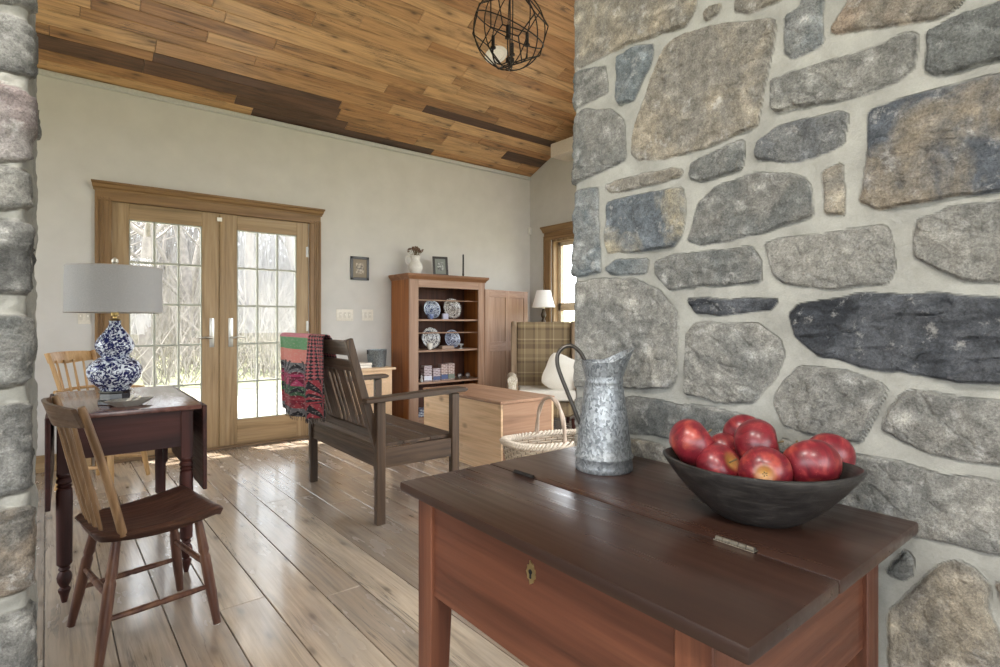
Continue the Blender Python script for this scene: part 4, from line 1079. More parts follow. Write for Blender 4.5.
# open door, hinged on the right stile, swung past the front plane
h0 = Vector((3.738+mx_, 4.972+my_, 0)); ang = math.radians(9)
def D(a, t_, z): return Vector((h0.x+a*math.cos(ang)-t_*math.sin(ang)*-1*0-t_*math.sin(ang), h0.y+a*math.sin(ang)+t_*math.cos(ang), z))
RD = Matrix.Rotation(ang, 3, 'Z')
def dbox(g, a0, a1, t0, t1, z0, z1, b=.002):
    g.obox(D((a0+a1)/2, (t0+t1)/2, (z0+z1)/2), (a1-a0, t1-t0, z1-z0), RD, b); return g
DWd, dz0, dz1 = .76, .15, 1.513
g = G(); dbox(g, 0, .075, 0, .022, dz0, dz1); dbox(g, DWd-.075, DWd, 0, .022, dz0, dz1); dbox(g, .345, .415, 0, .022, dz0, dz1)
dr = g.build('door', W('casepale', 'Z'), bk)
for z0, z1 in ((dz0, dz0+.1), (.80, .91), (dz1-.085, dz1)): dbox(G(), .074, DWd-.074, .0005, .0215, z0, z1).build('door_rail', W('casepale', 'X'), dr)
for a0, a1 in ((.07, .35), (.41, .69)):
    for z0, z1 in ((dz0+.09, .81), (.90, dz1-.08)):
        g = G(); dbox(g, a0, a1, .008, .014, z0, z1); g.build('door_panel', W('casepale', 'Z'), dr)
# ---- dishes on the shelves
def transfer(name, c0, c1, scale, seed):
    t = NT(name); v = t.coord(loc=(seed, 0, 0)); n1 = t.noise(v, scale, 4, .7, 1.5)
    tc = t.n('ShaderNodeTexCoord'); sx = t.n('ShaderNodeSeparateXYZ'); t.l(tc.outputs['Object'], sx.inputs[0])
    rr = t.math('SQRT', t.math('ADD', t.math('MULTIPLY', sx.outputs[0], sx.outputs[0]), t.math('MULTIPLY', sx.outputs[1], sx.outputs[1])))
    ring = t.ramp(rr, [(0, 0.0), (.058, 1.0), (.064, 0.0), (.092, .9), (.098, 0.0)], 'CONSTANT')
    c = t.mix(t.ramp(n1, [(.46, 0.0), (.52, 1.0)]), c0, c1); c = t.mix(ring, c, c0)
    t.col(c); t.set(Roughness=.15); return t.m
def plate(px, py, r, zsh, cols, label, seed):
    X, Y, Z = on_y(px, py, 5.20)
    tilt = math.radians(78)
    root = thing('plate', label, 'plate', (X, 5.20, zsh+.001+r*math.sin(tilt)+.004), 0, 'patterned plates standing in the cupboard')
    root.rotation_euler = (tilt, 0, 0)
    m = transfer('transferware', *cols, 60, seed)
    g = G(); g.lathe([(0, .0), (r*.55, 0), (r*.62, .004), (r*.70, .010), (r*.98, .016), (r, .018), (r*.985, .0205), (r*.72, .014), (r*.62, .008), (r*.55, .004), (0, .004)], seg=48)
    if seed in (2, 3):
        for v_ in g.bm.verts:
            a = math.atan2(v_.co.y, v_.co.x); rr = math.hypot(v_.co.x, v_.co.y)
            if rr > r*.8: k = 1+.015*math.cos(a*12); v_.co.x *= k; v_.co.y *= k
    g.build('dish_face', m, root, ang=60)
    g = G(); g.tube([(r*.58*math.cos(a*2*PI/32), r*.58*math.sin(a*2*PI/32), -.001) for a in range(32)], .003, 6, closed=True); g.build('foot_ring', plain('plate_white', srgb(200, 200, 196), .2), root)
    return root
wh, nb, br = srgb(160, 168, 178), srgb(36, 44, 84), srgb(66, 52, 50)
plate(431.4, 308, .106, SHZ[0], (wh, nb), 'blue patterned plate at left on the upper shelf of the cupboard', 1)
plate(451.7, 306, .118, SHZ[0], (srgb(178, 172, 164), br), 'scalloped brown and white plate at right on the upper shelf of the cupboard', 2)
plate(430.3, 337, .118, SHZ[1], (srgb(186, 184, 178), srgb(70, 64, 74)), 'scalloped grey patterned plate at left on the middle shelf of the cupboard', 3)
plate(451.7, 338, .104, SHZ[1], (srgb(150, 156, 172), srgb(40, 40, 60)), 'dark blue plate at right on the middle shelf of the cupboard', 4)
def cup(px, zsh, h, r, m, label, handle=True, Y=5.09):
    X = on_y(px, 300, Y)[0]; root = thing('cup', label, 'cup', (X, Y, zsh+.001), .4)
    g = G(); g.lathe([(0, 0), (r*.55, 0), (r*.6, h*.08), (r*.85, h*.35), (r, h*.8), (r*1.02, h), (r*.95, h), (r*.9, h*.8), (r*.75, h*.35), (0, h*.15)], seg=24); g.build('cup_body', m, root, ang=60)
    if handle: g = G(); g.tube(crspline([(r*.9, 0, h*.8), (r*1.5, 0, h*.75), (r*1.5, 0, h*.4), (r*.85, 0, h*.3)], 5), .004, 8); g.build('cup_handle', m, root)
china = transfer('cup_china', wh, srgb(70, 90, 150), 90, 9)
cup(430.5, SHZ[0], .055, .04, china, 'pale blue and white cup in front of the blue plate, upper shelf')
cup(429.7, SHZ[1], .07, .034, plain('cream_china', srgb(214, 210, 200), .2), 'white cup in front of the scalloped grey plate, middle shelf')
def boxy(name, px0, px1, z0, h, d, mats, label, cat, Y=5.10, group=None, base=True):
    X0, X1 = on_y(px0, 300, Y)[0], on_y(px1, 300, Y)[0]
    root = thing(name, label, cat, ((X0+X1)/2, Y+d/2, z0+.0005), 0, group); hw = (X1-X0)/2
    g = G(); g.box(-hw, hw, -d/2, d/2, 0, h, .002); g.build('body', mats[0], root)
    if base: g = G(); g.box(-hw+.001, hw-.001, -d/2-.001, -d/2+.002, h*.06, h*.34, .0); g.build('lower_label', mats[1], root)
    return root
def printed(name, c0, c1):
    t = NT(name); br_ = t.n('ShaderNodeTexBrick'); br_.inputs['Scale'].default_value = 1; br_.inputs['Brick Width'].default_value = .05; br_.inputs['Row Height'].default_value = .018; br_.inputs['Mortar Size'].default_value = .0035
    br_.inputs['Color1'].default_value = c1; br_.inputs['Color2'].default_value = tuple(x*.8 for x in c1[:3])+(1,); br_.inputs['Mortar'].default_value = c0
    rot = t.coord(rot=(PI/2, 0, 0)); t.l(rot, br_.inputs['Vector']); t.col(br_.outputs['Color']); t.set(Roughness=.6); return t.m
pr1 = printed('printed_card', srgb(196, 184, 184), srgb(126, 104, 108)); pr2 = printed('printed_card_tan', srgb(190, 172, 164), srgb(140, 112, 104))
bl_ = plain('blue_label', srgb(70, 84, 120), .6); pal = plain('pale_label', srgb(200, 202, 210), .6)
boxy('card_box', 424.1, 432.0, SHZ[2], .165, .07, (pr1, pal), 'leftmost small printed box on the lower shelf of the cupboard', 'box', group='printed boxes on the lower shelf')
boxy('card_box', 433.2, 440.6, SHZ[2], .132, .07, (pr1, bl_), 'shorter printed box, second from the left on the cupboard lower shelf', 'box', group='printed boxes on the lower shelf')
boxy('card_box', 441.3, 448.0, SHZ[2], .175, .07, (pr2, bl_), 'tall tan printed box, third from the left on the cupboard lower shelf', 'box', group='printed boxes on the lower shelf')
boxy('card_box', 448.3, 454.8, SHZ[2], .178, .07, (pr2, plain('green_label', srgb(110, 118, 104), .6)), 'rightmost tall printed box on the cupboard lower shelf', 'box', group='printed boxes on the lower shelf')
boxy('small_book', 442.5, 454.0, SHZ[1], .036, .09, (plain('tan_book', srgb(150, 128, 112), .7), pal), 'small tan book lying before the dark blue plate on the middle shelf', 'book', base=False)
boxy('card_box', 443.3, 448.5, SHZ[0], .062, .03, (plain('lilac_box', srgb(160, 158, 176), .6), pal), 'small lilac box before the brown plate on the upper shelf', 'box', Y=5.07, base=False)
X = on_y(461, 300, 5.1)[0]; gb = thing('goblet', 'small pale footed dish at the right of the cupboard middle shelf', 'dish', (X, 5.1, SHZ[1]+.001))
g = G(); g.lathe([(0, 0), (.022, 0), (.02, .004), (.005, .01), (.005, .03), (.02, .038), (.036, .05), (.034, .052), (.018, .042), (0, .04)], seg=24); g.build('goblet_body', plain('plate_white', srgb(200, 200, 196), .2), gb)
for k, (px, lb) in enumerate(((459.5, 'small glass ornament on the lower shelf, next to the printed boxes'), (467.6, 'small faceted ornament at the far right of the lower shelf'))):
    X = on_y(px, 300, 5.1)[0]; q = thing('ornament', lb, 'ornament', (X, 5.1, SHZ[2]+.001))
    g = G(); g.lathe([(0, 0), (.012, .0), (.022, .012), (.031, .032), (.026, .052), (.012, .06), (0, .062)], seg=7 if k else 18); g.build('ornament_body', plain('dull_pewter', srgb(112, 104, 100), .3, .5), q, ang=25)
X = on_y(421.5, 300, 5.08)[0]; q = thing('figurine', 'tiny white figure at the left end of the cupboard lower shelf', 'ornament', (X, 5.08, SHZ[2]+.001)); g = G(); g.lathe([(0, 0), (.014, 0), (.016, .02), (.01, .04), (.006, .048), (.010, .06), (.007, .07), (0, .074)], seg=14); g.build('figure_body', plain('plate_white', srgb(200, 200, 196), .2), q)
# folded cloth and tin on the low shelf
q = thing('folded_cloth', 'white and blue cloth bundled on the bottom shelf of the cupboard', 'cloth', (3.0, 5.12, .131))
g = G()
for k in range(3): g.box(-.09+.01*k, .09-.006*k, -.07, .07, k*.028, k*.028+.026, .011, 3)
g.build('fold', printed('striped_cloth', srgb(198, 198, 200), srgb(84, 96, 128)), q)
# ---- on top of the case
vz = 1.6455
X, Y, _ = on_y(415.6, 270, 5.17)
v1 = thing('pitcher_vase', 'white ceramic jug on top of the cupboard holding dried flowers', 'vase', (X, Y, vz), math.radians(140))
cer = plain('white_ceramic', srgb(206, 202, 194), .25)
g = G(); vp = [(0, 0), (.045, 0), (.048, .006), (.060, .03), (.074, .065), (.075, .09), (.064, .122), (.048, .148), (.044, .165), (.050, .188), (.060, .205), (.056, .207), (.044, .19), (.038, .165), (0, .15)]; g.lathe(vp, seg=36); g.build('vase_body', cer, v1, ang=60)
g = G(); g.tube(crspline([(.052, 0, .19), (.085, 0, .20), (.105, 0, .175), (.10, 0, .13), (.066, 0, .105)], 6), .006, 8); g.build('vase_handle', cer, v1)
fl_ = thing('dried_flowers', 'bunch of dried brown flowers standing in the white jug', 'flowers', (X, Y, vz+.152))
rnd = random.Random(7); g = G(); hd = []
for k in range(38):
    a = rnd.uniform(0, 2*PI); s = rnd.uniform(0, 1)**.6; tp = Vector((.085*s*math.cos(a), .085*s*math.sin(a), .11+.035*(1-s)+rnd.uniform(-.02, .015)))
    g.tube([(.02*s*math.cos(a), .02*s*math.sin(a), .0), tp*.6, tp], .0015, 4); hd.append(tp)
g.build('stems', plain('dry_stem', srgb(96, 82, 56), .9), fl_)
g = G()
for p in hd:
    r = rnd.uniform(.011, .018)
    for q in range(9):
        dv = Vector((rnd.gauss(0, 1), rnd.gauss(0, 1), rnd.gauss(0, 1))).normalized()*r; g.tube([p, p+dv*.6, p+dv*1.1], [.003, .005, .0008], 4)
g.build('flower_heads', plain('dry_petals', srgb(112, 88, 72), .95, var=.45, bscale=90), fl_)
X, Y, _ = on_y(441, 270, 5.14)
pf = thing('photo_frame', 'small dark standing photo frame on top of the cupboard', 'picture frame', (X, Y, vz), math.radians(-14))
def frame_parts(root, w, h, bw, mat, matpic, tilt, passe=None, depth=.014):
    R_ = Matrix.Rotation(tilt, 4, 'X')
    g = G()
    for a, b, c, e in ((-w/2, w/2, 0, bw), (-w/2, w/2, h-bw, h), (-w/2, -w/2+bw, 0, h), (w/2-bw, w/2, 0, h)): g.box(a, b, -depth/2, depth/2, c, e, .002)
    g.bm.transform(R_); g.build('frame_border', mat, root)
    g = G(); g.box(-w/2+bw*.7, w/2-bw*.7, 0, depth/2-.001, bw*.7, h-bw*.7, 0); g.bm.transform(R_); g.build('mount_board', passe or matpic, root)
    g = G(); iw, ih = (w/2-bw)*.55, (h-2*bw)*.56
    if passe: g.box(-iw, iw, -.0012, 0, h/2-ih/2, h/2+ih/2, 0); g.bm.transform(R_); g.build('picture', matpic, root)
    else: g.bm.free()
def pic_mat(name, c0, c1, c2, sc=40, seed=0):
    t = NT(name); n = t.noise(t.coord(loc=(seed, 0, 0)), sc, 4, .6); t.col(t.ramp(n, [(.35, c0), (.5, c1), (.65, c2)], 'LINEAR')); t.set(Roughness=.4); return t.m
blackfr = plain('black_frame', srgb(40, 34, 30), .35)
frame_parts(pf, .175, .225, .026, blackfr, pic_mat('portrait_print', srgb(34, 34, 34), srgb(120, 122, 118), srgb(190, 192, 186), 30), math.radians(-10), plain('grey_mount', srgb(120, 124, 116), .7))
g = G(); g.bar((0, .02, .13), (0, .075, .002), .03, .004, (0, 1, 0)); g.build('strut', blackfr, pf)
X, Y, _ = on_y(463.3, 270, 5.14)
cs_ = thing('candlestick', 'slim black candlestick on top of the cupboard', 'candlestick', (X, Y, vz))
g = G(); g.lathe([(0, 0), (.034, 0), (.034, .006), (.012, .012), (.009, .02), (.012, .03), (.012, .045), (0, .045)], seg=24); g.build('holder', blackfr, cs_)
g = G(); g.lathe([(0, .04), (.0105, .04), (.0095, .26), (.004, .268), (0, .268)], seg=16); g.build('candle', plain('black_candle', srgb(26, 24, 24), .5), cs_)
# ---- wall bits
X0, _, Z0 = on_y(350.2, 279.0, YD); X1, _, Z1 = on_y(368.6, 256.8, YD)
wp = thing('wall_picture', 'small dark framed print hanging on the wall right of the doors', 'picture frame', ((X0+X1)/2, YD-.009, 1.14+(322-279.4)/F*5.62))
frame_parts(wp, X1-X0, .245, .026, blackfr, pic_mat('floral_print', srgb(60, 50, 44), srgb(150, 136, 116), srgb(196, 184, 162), 45, 3), 0, plain('sepia_mount', srgb(128, 116, 98), .7))
plm = plain('switch_plate_cream', srgb(204, 196, 182), .4)
def switch(px0, px1, py0, py1, gang, label):
    X0, X1 = on_y(px0, 300, YD)[0], on_y(px1, 300, YD)[0]; d = YD/ray((px0+px1)/2)[1]
    zc = CAMZ+(HY-(py0+py1)/2)/F*d; h = .118
    root = thing('switch_plate', label, 'switch', ((X0+X1)/2, YD-.004, zc)); w_ = X1-X0
    g = G(); g.box(-w_/2, w_/2, -.003, .003, -h/2, h/2, .002, 2); g.build('cover', plm, root)
    for k in range(gang):
        xx = (k-(gang-1)/2)*.046; g = G(); g.box(xx-.005, xx+.005, -.011, -.002, -.004, .012, .002); g.build('toggle', plain('toggle_cream', srgb(222, 216, 204), .35), root)
        g = G(); g.box(xx-.014, xx+.014, -.0042, -.002, -.03, .03, .001); g.build('bezel', plain('bezel_cream', srgb(190, 182, 168), .4), root)
switch(336.2, 353, 309.2, 321, 3, 'three-gang cream light switch plate right of the doors')
switch(361.8, 373, 309.2, 320.8, 2, 'narrow cream light switch plate nearest the cupboard')
switch(77.8, 90.5, 313.4, 319.6, 2, 'cream switch plate left of the doors, half behind the lamp shade')
g = G(); g.box(-.024, .024, -.03, 0, -.046, .046, .006, 2); ms = g.build('motion_detector', plain('sensor_white', srgb(214, 210, 202), .4)); ms.location = (4.775, YD-.002, 2.31); ms.rotation_euler = (0, 0, .5); ms.location = (4.765, 5.385, CAMZ+(HY-231.3)/F*7.18)
tag(ms, 'small white motion sensor high in the room corner', 'sensor')
# ================================================================ SMALL PINE TABLE with bucket and books
sx0, sx1, sy0, sy1, sz = 2.05, 2.60, 4.95, 5.37, .683
sd_ = thing('side_table', 'small pine cabinet table between the settee and the cupboard', 'table', ((sx0+sx1)/2, (sy0+sy1)/2, 0)); qx, qy = -(sx0+sx1)/2, -(sy0+sy1)/2
g = G(); g.box(sx0+qx, sx1+qx, sy0+qy, sy1+qy, sz-.02, sz, .005, 2); g.build('tabletop', W('pine', 'X'), sd_)
g = G(); g.box(sx0+.03+qx, sx1-.03+qx, sy0+.03+qy, sy1-.01+qy, .05, sz-.02, .003); g.build('cabinet_body', plain('buff_paint', srgb(206, 172, 134), .5), sd_)
g = G(); g.box(sx0+.10+qx, sx1-.10+qx, sy0+.018+qy, sy0+.03+qy, sz-.15, sz-.045, .003); dw = g.build('drawer', W('pine', 'X'), sd_)
g = G(); g.lathe([(0, 0), (.006, 0), (.006, .012), (.015, .02), (.012, .028), (0, .03)], (qx+(sx0+sx1)/2, sy0+.019+qy, sz-.095), 14, axis=Matrix.Rotation(PI/2, 3, 'X')); g.build('knob', W('oakdark', 'X'), dw)
for a in (sx0+.03, sx1-.07):
    for b in (sy0+.03, sy1-.05): g = G(); g.box(a+qx, a+.04+qx, b+qy, b+.04+qy, 0, .05, .003); g.build('foot', W('pine', 'Z'), sd_)
X = on_y(376.8, 300, 5.16)[0]
bu = thing('bucket', 'small galvanised metal bucket on the pine table beside the cupboard', 'bucket', (X, 5.16, sz+.001))
g = G(); g.lathe([(0, 0), (.088, 0), (.089, .004), (.100, .165), (.104, .17), (.104, .175), (.099, .175), (.097, .165), (.086, .008), (0, .008)], seg=36); g.build('pail', spangle('bucket_zinc', srgb(84, 92, 96), srgb(150, 158, 160)), bu)
g = G()
for s_ in (-1, 1): g.box(s_*.101-.003, s_*.101+.003, -.014, .014, .13, .172, .001)
g.build('lug', iron, bu)
for k, (dx, w_, h, cl, lb) in enumerate(((0, .17, .028, srgb(196, 188, 176), 'pale book at the bottom of the pair beside the bucket'), (.01, .15, .022, srgb(178, 170, 160), 'thin grey book on top of the pair beside the bucket'))):
    X = on_y(358, 300, 5.16)[0]; q = thing('book', lb, 'book', (X+dx+.015, 5.15, sz+.001+(.029 if k else 0)), .1*k, 'books on the pine table')
    g = G(); g.box(-w_/2, w_/2, -.1, .1, 0, .003, .001); g.box(-w_/2, w_/2, -.1, .1, h-.003, h, .001); g.box(-w_/2, -w_/2+.003, -.1, .1, 0, h, .001); g.build('cover', plain('book_cover_%d' % k, cl, .6), q)
    g = G(); g.box(-w_/2+.003, w_/2-.004, -.096, .096, .003, h-.003, 0); g.build('pages', plain('paper', srgb(222, 216, 204), .8), q)
# ================================================================ PINE CHEST
hx0, hx1, hy0, hy1, hz = 2.526, 3.066, 3.166, 4.28, .545
ch = thing('blanket_chest', 'knotty pine blanket chest with reddish lid in front of the cupboard', 'chest', ((hx0+hx1)/2, (hy0+hy1)/2, 0)); qx, qy = -(hx0+hx1)/2, -(hy0+hy1)/2
def hb(g, x0, x1, y0, y1, z0, z1, b=.002): g.box(x0+qx, x1+qx, y0+qy, y1+qy, z0, z1, b); return g
hb(G(), hx0-.008, hx1+.008, hy0-.008, hy1+.008, hz-.022, hz+.003, .005).build('lid', W('pinetop_shaded_end', 'Y'), ch)
hb(G(), hx0, hx0+.02, hy0, hy1, 0.004, hz-.022).build('front_board', W('pine', 'Y'), ch)
hb(G(), hx1-.02, hx1, hy0, hy1, 0.004, hz-.022).build('back_board', W('pine', 'Y'), ch)
hb(G(), hx0+.02, hx1-.02, hy0+.001, hy0+.021, 0.004, hz-.022).build('end_board', W('pinetop_shaded_end', 'X'), ch)  # end boards in a darker tone to carry the shade on this side
hb(G(), hx0+.02, hx1-.02, hy1-.021, hy1-.001, 0.004, hz-.022).build('end_board', W('pinetop_shaded_end', 'X'), ch)
hb(G(), hx0+.02, hx1-.02, hy0+.02, hy1-.02, .03, .05).build('bottom_board', W('pine', 'Y'), ch)
g = hb(G(), hx0-.010, hx0, hy0-.01, hy1+.01, 0, .022); hb(g, hx0, hx1, hy0-.010, hy0+.001, 0, .022); g.build('base_moulding', W('pine', 'Y'), ch)
# ================================================================ BASKET
bc = Vector((2.585, 2.70, 0)); ba = -A+.45   # long axis across the picture
bs = thing('basket', 'pale wicker basket with a tall arched handle on the floor by the chest', 'basket', bc, ba)
wk = plain('wicker', srgb(170, 154, 134), .6, bump=.001, bscale=120, var=.22); wki = plain('wicker_dark', srgb(120, 104, 86), .65, bump=.001, bscale=120, var=.25)
def bell(a, z):
    f = z/.33; rx = .265+.07*f; ry = .14+.05*f
    c, s = math.cos(a), math.sin(a)
    return Vector((math.copysign(abs(c)**.8, c)*rx, math.copysign(abs(s)**.8, s)*ry, z+.012*abs(c)**4*f))
g = G(); NS = 44
for k in range(NS):
    a = 2*PI*k/NS; g.tube([bell(a, z) for z in (.005, .11, .22, .335)], .004, 6)
bo = g.build('stakes', wki, bs)
g = G(); rows = 20
for r_ in range(rows):
    z = .012+.318*r_/(rows-1); pts = []
    for k in range(NS*2):
        a = PI*k/NS; p = bell(a, z); nrm = Vector((p.x/.31**2, p.y/.19**2, 0)).normalized()
        off = .0055*(1 if k % 2 == 0 else 0)*(1 if (k//2+r_) % 2 else -1)
        pts.append(p+nrm*off)
    g.tube(pts, .0082, 6, closed=True)
g.build('weave', wk, bs)
g = G()
for ph in (0, 2.1, 4.2):
    pts = []
    for k in range(160):
        a = 2*PI*k/160; p = bell(a, .338); w_ = a*26+ph; nrm = Vector((p.x/.31**2, p.y/.19**2, 0)).normalized()
        pts.append(p+nrm*.016*math.cos(w_)+Vector((0, 0, .015*math.sin(w_))))
    g.tube(pts, .0095, 6, closed=True)
g.build('rim', plain('wicker_pale', srgb(200, 186, 168), .6, bump=.001, bscale=120, var=.2), bs)
g = G()
for ph in (0, PI):
    pts = []
    for k in range(91):
        a = PI*k/90; y = -.185*math.cos(a); z = .30+.325*math.sin(a)**.75 if 0 < k < 90 else .30
        pts.append(Vector((.0+.006*math.cos(a*5+ph), y, z))+Vector((0, .005*math.sin(a*5+ph), 0)))
    g.tube(pts, .0105, 8)
g.build('handle', plain('handle_cane', srgb(178, 158, 140), .55, bump=.0005), bs)
g = G()
g.lathe([(0, 0), (.24, 0), (.24, .012), (0, .012)], (0, 0, .001), 32, sy=.6); g.build('base_mat', wki, bs)
# ================================================================ WING CHAIR
t = NT('plaid_cloth'); tc = t.n('ShaderNodeTexCoord'); sxx = t.n('ShaderNodeSeparateXYZ'); t.l(tc.outputs['Object'], sxx.inputs[0])
def stripes(o, k, seed):
    f = t.math('FRACT', t.math('ADD', t.math('MULTIPLY', o, k), seed))
    return t.ramp(f, [(0, srgb(142, 124, 94)), (.16, srgb(98, 80, 62)), (.30, srgb(126, 110, 80)), (.36, srgb(106, 88, 68)), (.42, srgb(162, 146, 116)), (.46, srgb(120, 103, 78)), (.72, srgb(94, 78, 61)), (.80, srgb(142, 124, 92)), (.86, srgb(158, 142, 112)), (.89, srgb(124, 106, 80))], 'CONSTANT')
cx_ = stripes(sxx.outputs[0], 3.1, .1); cz_ = stripes(t.math('SUBTRACT', sxx.outputs[2], sxx.outputs[1]), 2.7, .35)
t.col(t.mix(.5, cx_, cz_)); t.set(Roughness=.95); t.bump(t.noise(t.coord(), 300, 2), .001); PLAID = t.m
t = NT('pale_brocade'); n1 = t.noise(t.coord(), 34, 4, .6, 1.5); t.col(t.ramp(n1, [(.40, srgb(196, 188, 170)), (.52, srgb(160, 146, 124)), (.60, srgb(214, 208, 194))])); t.set(Roughness=.9); BROC = t.m
linen = plain('cream_linen', srgb(200, 194, 182), .9, bump=.001, bscale=200)
Wp = at(545, 322, 5.95)
wc = thing('wing_chair', 'plaid wing chair with pale seat cushion, turned towards the camera behind the chest', 'armchair', (Wp.x, Wp.y, 0), PI-A+PI)
# local: +y away from camera, x right
def pillowy(g, c, size, puff=.25, n=10, rot=None):
    cx2, cy2, cz2 = c; bm0 = bmesh.new(); bmesh.ops.create_cube(bm0, size=2); bmesh.ops.subdivide_edges(bm0, edges=bm0.edges[:], cuts=n, use_grid_fill=True)
    mp_ = {}
    for v_ in bm0.verts:
        x, y, z = v_.co; p = 3.2
        r = (abs(x)**p+abs(y)**p+abs(z)**p)**(1/p); q = Vector((x, y, z))/max(r, 1e-6); q = q*(1-puff*0)+Vector((0, 0, 0)); q = Vector((x, y, z)).lerp(q, .8)
        w3 = Vector((q.x*size[0]/2, q.y*size[1]/2, q.z*size[2]/2))
        if rot: w3 = rot@w3
        mp_[v_] = g.bm.verts.new(w3+Vector(c))
    for f in bm0.faces: g.bm.faces.new([mp_[v_] for v_ in f.verts])
    bm0.free(); return g
g = G(); g.box(-.302, .302, .17, .30, .33, 1.142, .022, 3); g.build('backrest', PLAID, wc, ang=50)
g = G(); g.box(-.30, .30, -.30, .17, .315, .43, .035, 4); g.build('seat_cushion', linen, wc, ang=60)
pillowy(G(), (0, -.0, .22), (.66, .54, .20)).build('seat_base', PLAID, wc, ang=180)
for s_ in (-1, 1):
    g = G(); P = [(-.30, .30), (-.31, .52), (-.25, .56), (-.02, .56), (.06, .66), (.09, 1.10), (.15, 1.15), (.26, 1.145), (.30, .9), (.30, .30)]
    x0, x1 = s_*.335-.03, s_*.335+.03
    g.prism(P, lambda a, b: Vector((x0, a, b)), lambda a, b: Vector((x1, a, b)), .015); g.build('wing', plain('taupe_cloth', srgb(128, 108, 86), .9, bump=.001, bscale=200), wc, ang=60)
    g = G(); g.tube([(s_*.36, -.31, .53), (s_*.36, -.1, .535), (s_*.36, .05, .54)], .052, 18); g.box(s_*.36-.045, s_*.36+.045, -.31, .05, .30, .53, .01); g.build('arm', BROC, wc, ang=50)
for sx_ in (-.28, .28):
    for sy_ in (-.24, .24): g = G(); g.tube([(sx_, sy_, .13), (sx_, sy_, .0)], [.026, .016], 10); g.build('leg', W('mahog', 'Z'), wc)
Pp = at(560, 376, 5.78)
pw_ = G(); pillowy(pw_, (0, 0, 0), (.40, .12, .38), n=10)
for v_ in pw_.bm.verts:
    k = max(abs(v_.co.x)/.2, abs(v_.co.z)/.19); v_.co.y *= max(.12, 1-.85*k**3); cnr = (abs(v_.co.x)/.2)*(abs(v_.co.z)/.19); v_.co.x *= 1+.10*cnr; v_.co.z *= 1+.10*cnr
po = pw_.build('pillow', linen, None, ang=180)
po.rotation_euler = (math.radians(-14), math.radians(24), -A); po.location = (Pp.x+.03, Pp.y-.02, .585)
tag(po, 'cream linen pillow leaning on the plaid back of the wing chair', 'pillow')
# ---- end table and small lamp behind the chair
Lp = at(543.5, 322, 6.62)
et = thing('end_table', 'small round wooden table behind the wing chair', 'table', (Lp.x, Lp.y, 0))
g = G(); g.lathe([(0, .80), (.19, .80), (.195, .81), (.19, .822), (0, .822)], seg=36); g.build('tabletop', W('mahog', 'X'), et)
g = G(); g.lathe([(0, .06), (.03, .08), (.035, .15), (.018, .22), (.02, .5), (.03, .72), (.04, .80), (0, .80)], seg=20); g.build('pedestal', W('mahog', 'Z'), et)
for k in range(3):
    a = k*2*PI/3; g = G(); g.tube([(0, 0, .12), (.1*math.cos(a), .1*math.sin(a), .07), (.18*math.cos(a), .18*math.sin(a), .015)], [.022, .018, .015], 10); g.build('foot', W('mahog', 'Z'), et)
lp2 = thing('table_lamp', 'small lamp with white tapered shade behind the wing chair, by the window', 'lamp', (Lp.x, Lp.y, .823))
g = G(); g.lathe([(0, 0), (.07, 0), (.07, .012), (.02, .03), (.014, .08), (.035, .16), (.042, .22), (.034, .30), (.016, .36), (.03, .385), (.034, .41), (.022, .44), (.014, .48), (0, .48)], seg=24); g.build('lamp_base', plain('bronze', srgb(70, 60, 48), .35, .7), lp2)
g = G(); g.lathe([(0, .48), (.019, .48), (.017, .56), (.005, .565), (.004, .66), (0, .66)], seg=16); g.build('candle_sleeve', plain('ivory', srgb(220, 212, 192), .5), lp2)
t = NT('white_shade'); t.set(Roughness=.9, Base_Color=srgb(232, 230, 226)); 
g = G(); g.lathe([(.136, .495), (.140, .495), (.084, .70), (.081, .70), (.136, .495)], seg=48); g.build('lamp_shade', t.m, lp2, ang=60)
# ================================================================ CHANDELIER
CP = at(510, 28, 3.5); CP.z = CAMZ+(HY-30)/F*3.5
cdl = thing('chandelier', 'round black wire cage chandelier with candle lights hanging from the plank ceiling', 'chandelier', CP, .35)
wire = plain('black_wire', srgb(36, 30, 28), .45, .6)
phi = (1+5**.5)/2; RR = .245
vv = [Vector(p) for p in [(sx2*1, sy2*1, sz2*1) for sx2 in (-1, 1) for sy2 in (-1, 1) for sz2 in (-1, 1)]]
for a in (-1, 1):
    for b in (-1, 1): vv += [Vector((0, a/phi, b*phi)), Vector((a/phi, b*phi, 0)), Vector((a*phi, 0, b/phi))]
vv = [v_.normalized()*RR for v_ in vv]; el = 2/phi/math.sqrt(3)*RR
g = G()
for i in range(20):
    for j in range(i):
        if abs((vv[i]-vv[j]).length-el) < .01: g.tube([vv[i], vv[j]], .0042, 6)
g.build('cage', wire, cdl)
for ax in (Matrix.Rotation(.5, 3, 'X'), Matrix.Rotation(1.2, 3, 'Z')@Matrix.Rotation(1.1, 3, 'X'), Matrix.Rotation(2.4, 3, 'Z')@Matrix.Rotation(1.25, 3, 'X'), Matrix.Rotation(PI/2, 3, 'X')@Matrix.Rotation(.6, 3, 'Y'), Matrix.Rotation(PI/2, 3, 'Y')@Matrix.Rotation(.5, 3, 'X')):
    g = G(); g.tube([ax@Vector((RR*.97*math.cos(k*2*PI/64), RR*.97*math.sin(k*2*PI/64), 0)) for k in range(64)], .004, 6, closed=True); g.build('ring', wire, cdl)
g = G(); ctop = ceil_z(CP.y)-CP.z
g.tube([(0, 0, -.20), (0, 0, ctop-.02)], .005, 8); g.build('stem', wire, cdl)
g = G(); g.lathe([(0, ctop-.05), (.05, ctop-.045), (.065, ctop-.02), (.065, ctop+.03), (0, ctop+.03)], seg=28); g.build('canopy', wire, cdl)
